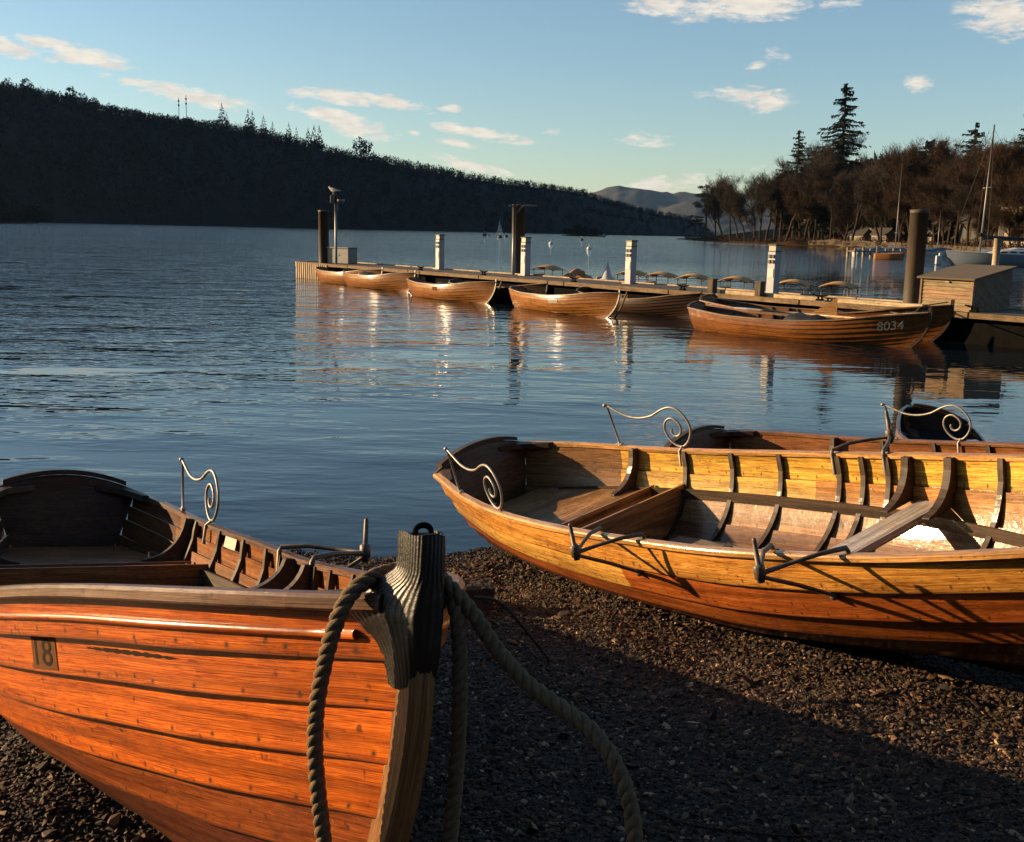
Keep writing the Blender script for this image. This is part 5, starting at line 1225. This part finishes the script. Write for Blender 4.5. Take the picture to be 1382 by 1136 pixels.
def pine(seed):
    r = np.random.default_rng(seed); mb = MB(); mb.tube([(0, 0, -.02), (.015, 0, .4), (-.01, .01, .75), (.0, 0, .95)], [.019, .015, .010, .004], 7); Q = []
    for k in range(17):
        z = r.uniform(.50, .97); a = r.uniform(0, 2 * PI); L = (.22 * (1.15 - z) + .06) * r.uniform(.6, 1.3); c = np.array([math.cos(a) * L, math.sin(a) * L, z]); mb.tube([(0, 0, z - .06), c * [.6, .6, 1] - np.array([0, 0, .02]), c], [.005, .004, .002], 5)
        n = 240; p = r.normal(0, 1, (n, 3)); p /= np.linalg.norm(p, axis=1)[:, None]; p = p * np.array([.075, .075, .036]) * r.uniform(.6, 1.2) * (r.random((n, 1))**.4) + c
        d = r.normal(0, 1, (n, 3)) + np.array([0, 0, .5]); d /= np.linalg.norm(d, axis=1)[:, None]; Q.append(strips(p, p + d * .026, np.full((n, 1), .0028), np.full((n, 1), .001)))
    return mb, np.concatenate(Q), 1.0
PROTO = {}
def tree(kind, px, top, dback, label, group, cat='tree', wscale=1.0):
    """kind, picture column, picture row of its top, metres behind the shoreline"""
    D = shore_d(px) + dback; r = ray(px, 318); x = r[0] / r[1] * D; z = land_z(x, D); rt_ = ray(px, top); h = H + rt_[2] / rt_[1] * D - z
    if kind not in PROTO:
        k = kind[:-1]; sd_ = int(kind[-1]) + 11
        if k == 'bare': mb, Q, top_ = bare_tree(sd_)
        elif k == 'oak': mb, Q, top_ = bare_tree(sd_ + 40, spread=.55, ntw=11000, bushy=1.3)
        elif k == 'slim': mb, Q, top_ = bare_tree(sd_ + 20, spread=.17, ntw=3600)
        elif k == 'spruce': mb, Q, top_ = conifer(sd_)
        elif k == 'fir': mb, Q, top_ = conifer(sd_ + 5, wid=.27, n=22, droop=.14, ragged=.6, z0=.24, dens=44)
        else: mb, Q, top_ = pine(sd_)
        t_ = mb.build('trunk', M['bark']); m_ = {'bare': 'twig', 'oak': 'twigwarm', 'slim': 'twig', 'spruce': 'needle', 'fir': 'needle', 'pine': 'pine'}[k]
        c_ = np_mesh('crown', Q.reshape(-1, 3), np.arange(Q.shape[0] * 4).reshape(-1, 4), M[m_]); PROTO[kind] = (t_, c_, top_); fresh = True
    else: fresh = False
    t_, c_, top_ = PROTO[kind]; root = empty({'bare': 'bare_tree', 'oak': 'broad_tree', 'slim': 'slender_tree', 'spruce': 'spruce_tree', 'fir': 'fir_tree', 'pine': 'pine_tree'}[kind[:-1]], (x, D, z), (0, 0, random.uniform(0, 6.28)), label, cat, group)
    if not fresh:
        t_ = t_.copy(); c_ = c_.copy(); COL.objects.link(t_); COL.objects.link(c_)
    t_.parent = root; c_.parent = root; s = h / top_ * (1.05 if kind[:-1] in ('bare', 'oak', 'slim') else 1); root.scale = (s * wscale, s * wscale, s)
GW = 'trees of the wooded right-hand shore'
LB = {'bare': 'bare brown tree in the wood on the right-hand shore', 'slim': 'slender bare tree in the wood on the right-hand shore', 'oak': 'broad russet tree in the thick of the wood at the right'}
tree('pine1', 952, 246, 6, 'dark clump-crowned pine at the tip of the wooded point', GW)
tree('pine2', 938, 288, 4, 'low pine leaning out at the very tip of the point', GW, wscale=1.5)
tree('spruce1', 1128, 108, 22, 'tallest dark spruce towering above the wood', GW, wscale=1.25)
tree('fir1', 1070, 172, 14, 'ragged fir left of the tallest spruce', GW, wscale=1.15)
tree('fir2', 1105, 205, 30, 'dark fir tucked against the left foot of the tallest spruce', GW, wscale=1.3)
tree('fir3', 1180, 203, 10, 'thin open-topped fir right of the tallest spruce', GW, wscale=.8)
tree('fir6', 1303, 162, 26, 'dark broad pine rising behind the yacht mast', GW, wscale=1.45)
tree('fir7', 1240, 186, 40, 'dark conifer top peeping over the wood left of the broad pine', GW, wscale=1.3)
tree('fir4', 1374, 148, 22, 'dark fir at the right edge of the picture', GW, wscale=1.25)
tl = [('slim1', 965, 250, 4), ('bare1', 975, 232, 8), ('slim2', 986, 240, 3), ('bare2', 997, 246, 10), ('slim1', 1006, 240, 5), ('bare3', 1016, 238, 12), ('slim3', 1026, 236, 4), ('slim2', 1034, 228, 9), ('bare1', 1045, 230, 5), ('slim3', 1053, 214, 14), ('bare2', 1060, 206, 6),
      ('bare3', 1094, 172, 12), ('slim1', 1085, 205, 5), ('bare1', 1110, 196, 26), ('bare2', 1142, 214, 8), ('bare3', 1155, 212, 10), ('slim2', 1150, 220, 4), ('slim3', 1163, 208, 20), ('bare1', 1188, 222, 7), ('slim1', 1198, 214, 14), ('bare2', 1208, 206, 20), ('slim2', 1216, 212, 6), ('bare3', 1226, 202, 12),
      ('oak1', 1240, 196, 10), ('oak2', 1262, 186, 18), ('bare1', 1280, 182, 10), ('oak3', 1292, 205, 6), ('oak1', 1318, 218, 12), ('oak2', 1336, 196, 16), ('oak3', 1356, 182, 12), ('bare3', 1348, 178, 28), ('oak1', 1378, 190, 10), ('oak2', 1400, 176, 14), ('bare2', 1270, 190, 34),
      ('oak3', 1250, 232, 4), ('oak2', 1330, 240, 4), ('oak1', 1080, 240, 8), ('oak3', 1120, 226, 6), ('oak2', 1140, 236, 5), ('oak1', 1190, 244, 4), ('oak3', 1215, 240, 5), ('bare2', 1310, 225, 5), ('oak2', 1365, 238, 5), ('oak1', 1275, 246, 3), ('oak3', 1100, 250, 5)]
for (k, x, tp, db) in tl: tree(k, x, tp, db, LB[k[:-1]], GW)
# dense background wood behind the single trees
q = rng.random(420); pxq = 1062 + 420 * q; Dq = np.array([shore_d(x) for x in pxq]) + rng.uniform(30, 75, 420); rq = np.array([ray(x, 318) for x in pxq]); xq = rq[:, 0] / rq[:, 1] * Dq
Pq = np.stack([xq, Dq, np.array([land_z(a, b) for a, b in zip(xq, Dq)])], -1)
hq = np.interp(pxq, [1062, 1100, 1180, 1230, 1300, 1480], [15, 21, 19, 19, 18.5, 17]) * rng.uniform(.6, 1.05, 420)
hq = hq * Dq / np.interp(pxq, [1062, 1480], [330, 190])
forest('background_wood', Pq, hq, rng.random(420) < .12, 240, 'dense brown woodland behind the single trees at the right', M['twig'])
# stone wall, railings, huts and houses among the trees
def wall_run(pxa, pxb, dback, h, name, label, mat, n=14, th=.5):
    mb = MB(); P = []
    for x in np.linspace(pxa, pxb, n):
        D = shore_d(x) + dback; r = ray(x, 318); xx = r[0] / r[1] * D; z = land_z(xx, D); P.append([np.array([xx, D, z - .5]), np.array([xx, D, z + h * (1 + .05 * math.sin(x))]), np.array([xx, D + th, z + h]), np.array([xx, D + th, z - .5])])
    mb.grid(P, None, (1, 1, 1), False); return tag(mb.build(name, mat), label, 'wall')
wall_run(1092, 1236, 2.2, 1.1, 'stone_wall', 'low stone wall along the shore below the bare trees', M['stonewall'])
wall_run(1240, 1420, 1.6, .9, 'stone_wall', 'rough stone wall along the shore behind the yacht', M['stonewall'])
def hut(px, D, w, dpt, h, label, name='hut', roof=True, yaw=-.5, mat='plaster'):
    r = ray(px, 318); x = r[0] / r[1] * D; z = land_z(x, D); root = empty(name, (x, D, z - .2), (0, 0, yaw), label, 'house' if name == 'stone_house' else 'hut')
    mb = MB(); mb.prism([(-w / 2, 0, 0), (w / 2, 0, 0), (w / 2, 0, h), (-w / 2, 0, h)], (0, dpt, 0)); mb.prism([(-w / 2, dpt / 2 - .02, h - .01), (-w / 2, 0, h + .0), (-w / 2, dpt / 2, h + dpt * .4), (-w / 2, dpt, h)], (w, 0, 0)); wl = mb.build('wall', M[mat], root)
    mb = MB()
    for s in (0, 1):
        y0, y1 = (-.3, dpt / 2) if s == 0 else (dpt + .3, dpt / 2); za, zb = h - .18, h + dpt * .4 + .06
        mb.prism([(-w / 2 - .3, y0, za), (w / 2 + .3, y0, za), (w / 2 + .3, y1, zb), (-w / 2 - .3, y1, zb)], (0, 0, .14))
    mb.build('roof', M['slate'], root)
    nw = max(2, int(w / 1.7))
    for k in range(nw):
        xx = -w / 2 + w * (k + .5) / nw; mb = MB(); mb.box((xx, -.03, h * .58), (w / nw * .55, .06, h * .42)); mb.build('window', M['black'], root)
    mb = MB(); mb.box((-w / 2 + .5, -.035, h * .36), (.8, .07, h * .72)); mb.build('door', M['slate'], root)
    return root
hut(1154, shore_d(1154) + 8, 4.6, 3.6, 2.3, 'small cream waterside hut left of the finger pier', yaw=-.95); hut(1186, shore_d(1186) + 8, 4.2, 3.5, 2.4, 'small cream waterside hut just left of the tall thin mast', yaw=-1.0)
hut(1172, shore_d(1172) + 26, 6, 5, 4.2, 'cream gabled cottage among the trees behind the huts', 'stone_house', yaw=-1.0); hut(1243, shore_d(1243) + 14, 5, 4, 3.2, 'warm stone cottage just right of the thick pile', 'stone_house', yaw=-.9)
hut(1322, shore_d(1322) + 20, 8, 6, 4.6, 'stone house half hidden behind the yacht mast', 'stone_house', yaw=-.9, mat='stonewall'); hut(1376, shore_d(1376) + 18, 7, 6, 6.5, 'pale house among the trees at the right edge', 'stone_house', yaw=-1.0)
# low scrub along the water's edge of the point
Ns = 500; ps = rng.uniform(925, 1400, Ns); Ds = np.array([shore_d(x) for x in ps]) + rng.uniform(.8, 9, Ns); rs = np.array([ray(x, 318) for x in ps]); xs_ = rs[:, 0] / rs[:, 1] * Ds
forest('shore_scrub', np.stack([xs_, Ds, np.array([land_z(a, b) for a, b in zip(xs_, Ds)]) - .2], -1), rng.uniform(.7, 2.2, Ns), rng.random(Ns) < 0, 46, 'low russet scrub along the foot of the wood', M['twigwarm'])
# unseen rise added behind the camera to cut the sky fill
xs = np.linspace(-140, 140, 40); ys = np.linspace(-22, -130, 18); X, Y = np.meshgrid(xs, ys, indexing='ij')
Z = 2 + np.clip((-22 - Y) * .75, 0, 46) + vnoise(X, Y, .08, 8) * 6 * np.clip((-22 - Y) / 20, 0, 1); Z = Z * np.clip((150 - abs(X)) / 50, .2, 1)
n, m = X.shape; I = np.arange(n * m).reshape(n, m); Fq = np.stack([I[:-1, :-1], I[1:, :-1], I[1:, 1:], I[:-1, 1:]], -1).reshape(-1, 4)
tag(np_mesh('added_sky_blocker', np.stack([X, Y, Z], -1).reshape(-1, 3), Fq, M['forest'], smooth=True), kind='structure')

# unseen fell added west of the view to keep the far slope in shade
xs = np.linspace(-2750, -1700, 22); ys = np.linspace(780, 3000, 30); X, Y = np.meshgrid(xs, ys, indexing='ij')
Z = 820 * np.exp(-((X + 2200) / 420)**2) * np.clip((Y - 780) / 160, 0, 1) * np.clip((3000 - Y) / 300, 0, 1) + (vnoise(X, Y, .01, 8) - .5) * 40 - 3
n, m = X.shape; I = np.arange(n * m).reshape(n, m); Fq = np.stack([I[:-1, :-1], I[1:, :-1], I[1:, 1:], I[:-1, 1:]], -1).reshape(-1, 4)
tag(np_mesh('mountain', np.stack([X, Y, Z], -1).reshape(-1, 3), Fq, M['fell'], smooth=True), kind='structure')
# ------------------------------------------------------------------ air
HAZE = 2.0e-5
if HAZE:
    t = NT('haze_air'); t.t.nodes.remove([n for n in t.t.nodes if n.type != 'OUTPUT_MATERIAL'][0]) if False else None
    vol = t.n('ShaderNodeVolumePrincipled', {'Color': (.42, .68, 1.0, 1), 'Density': HAZE, 'Anisotropy': .2}); t.t.links.new(vol.outputs[0], t.out.inputs['Volume'])
    mb = MB(); mb.box((200, 3400, 420), (6400, 7200, 850)); tag(mb.build('haze', t.m), kind='stuff')
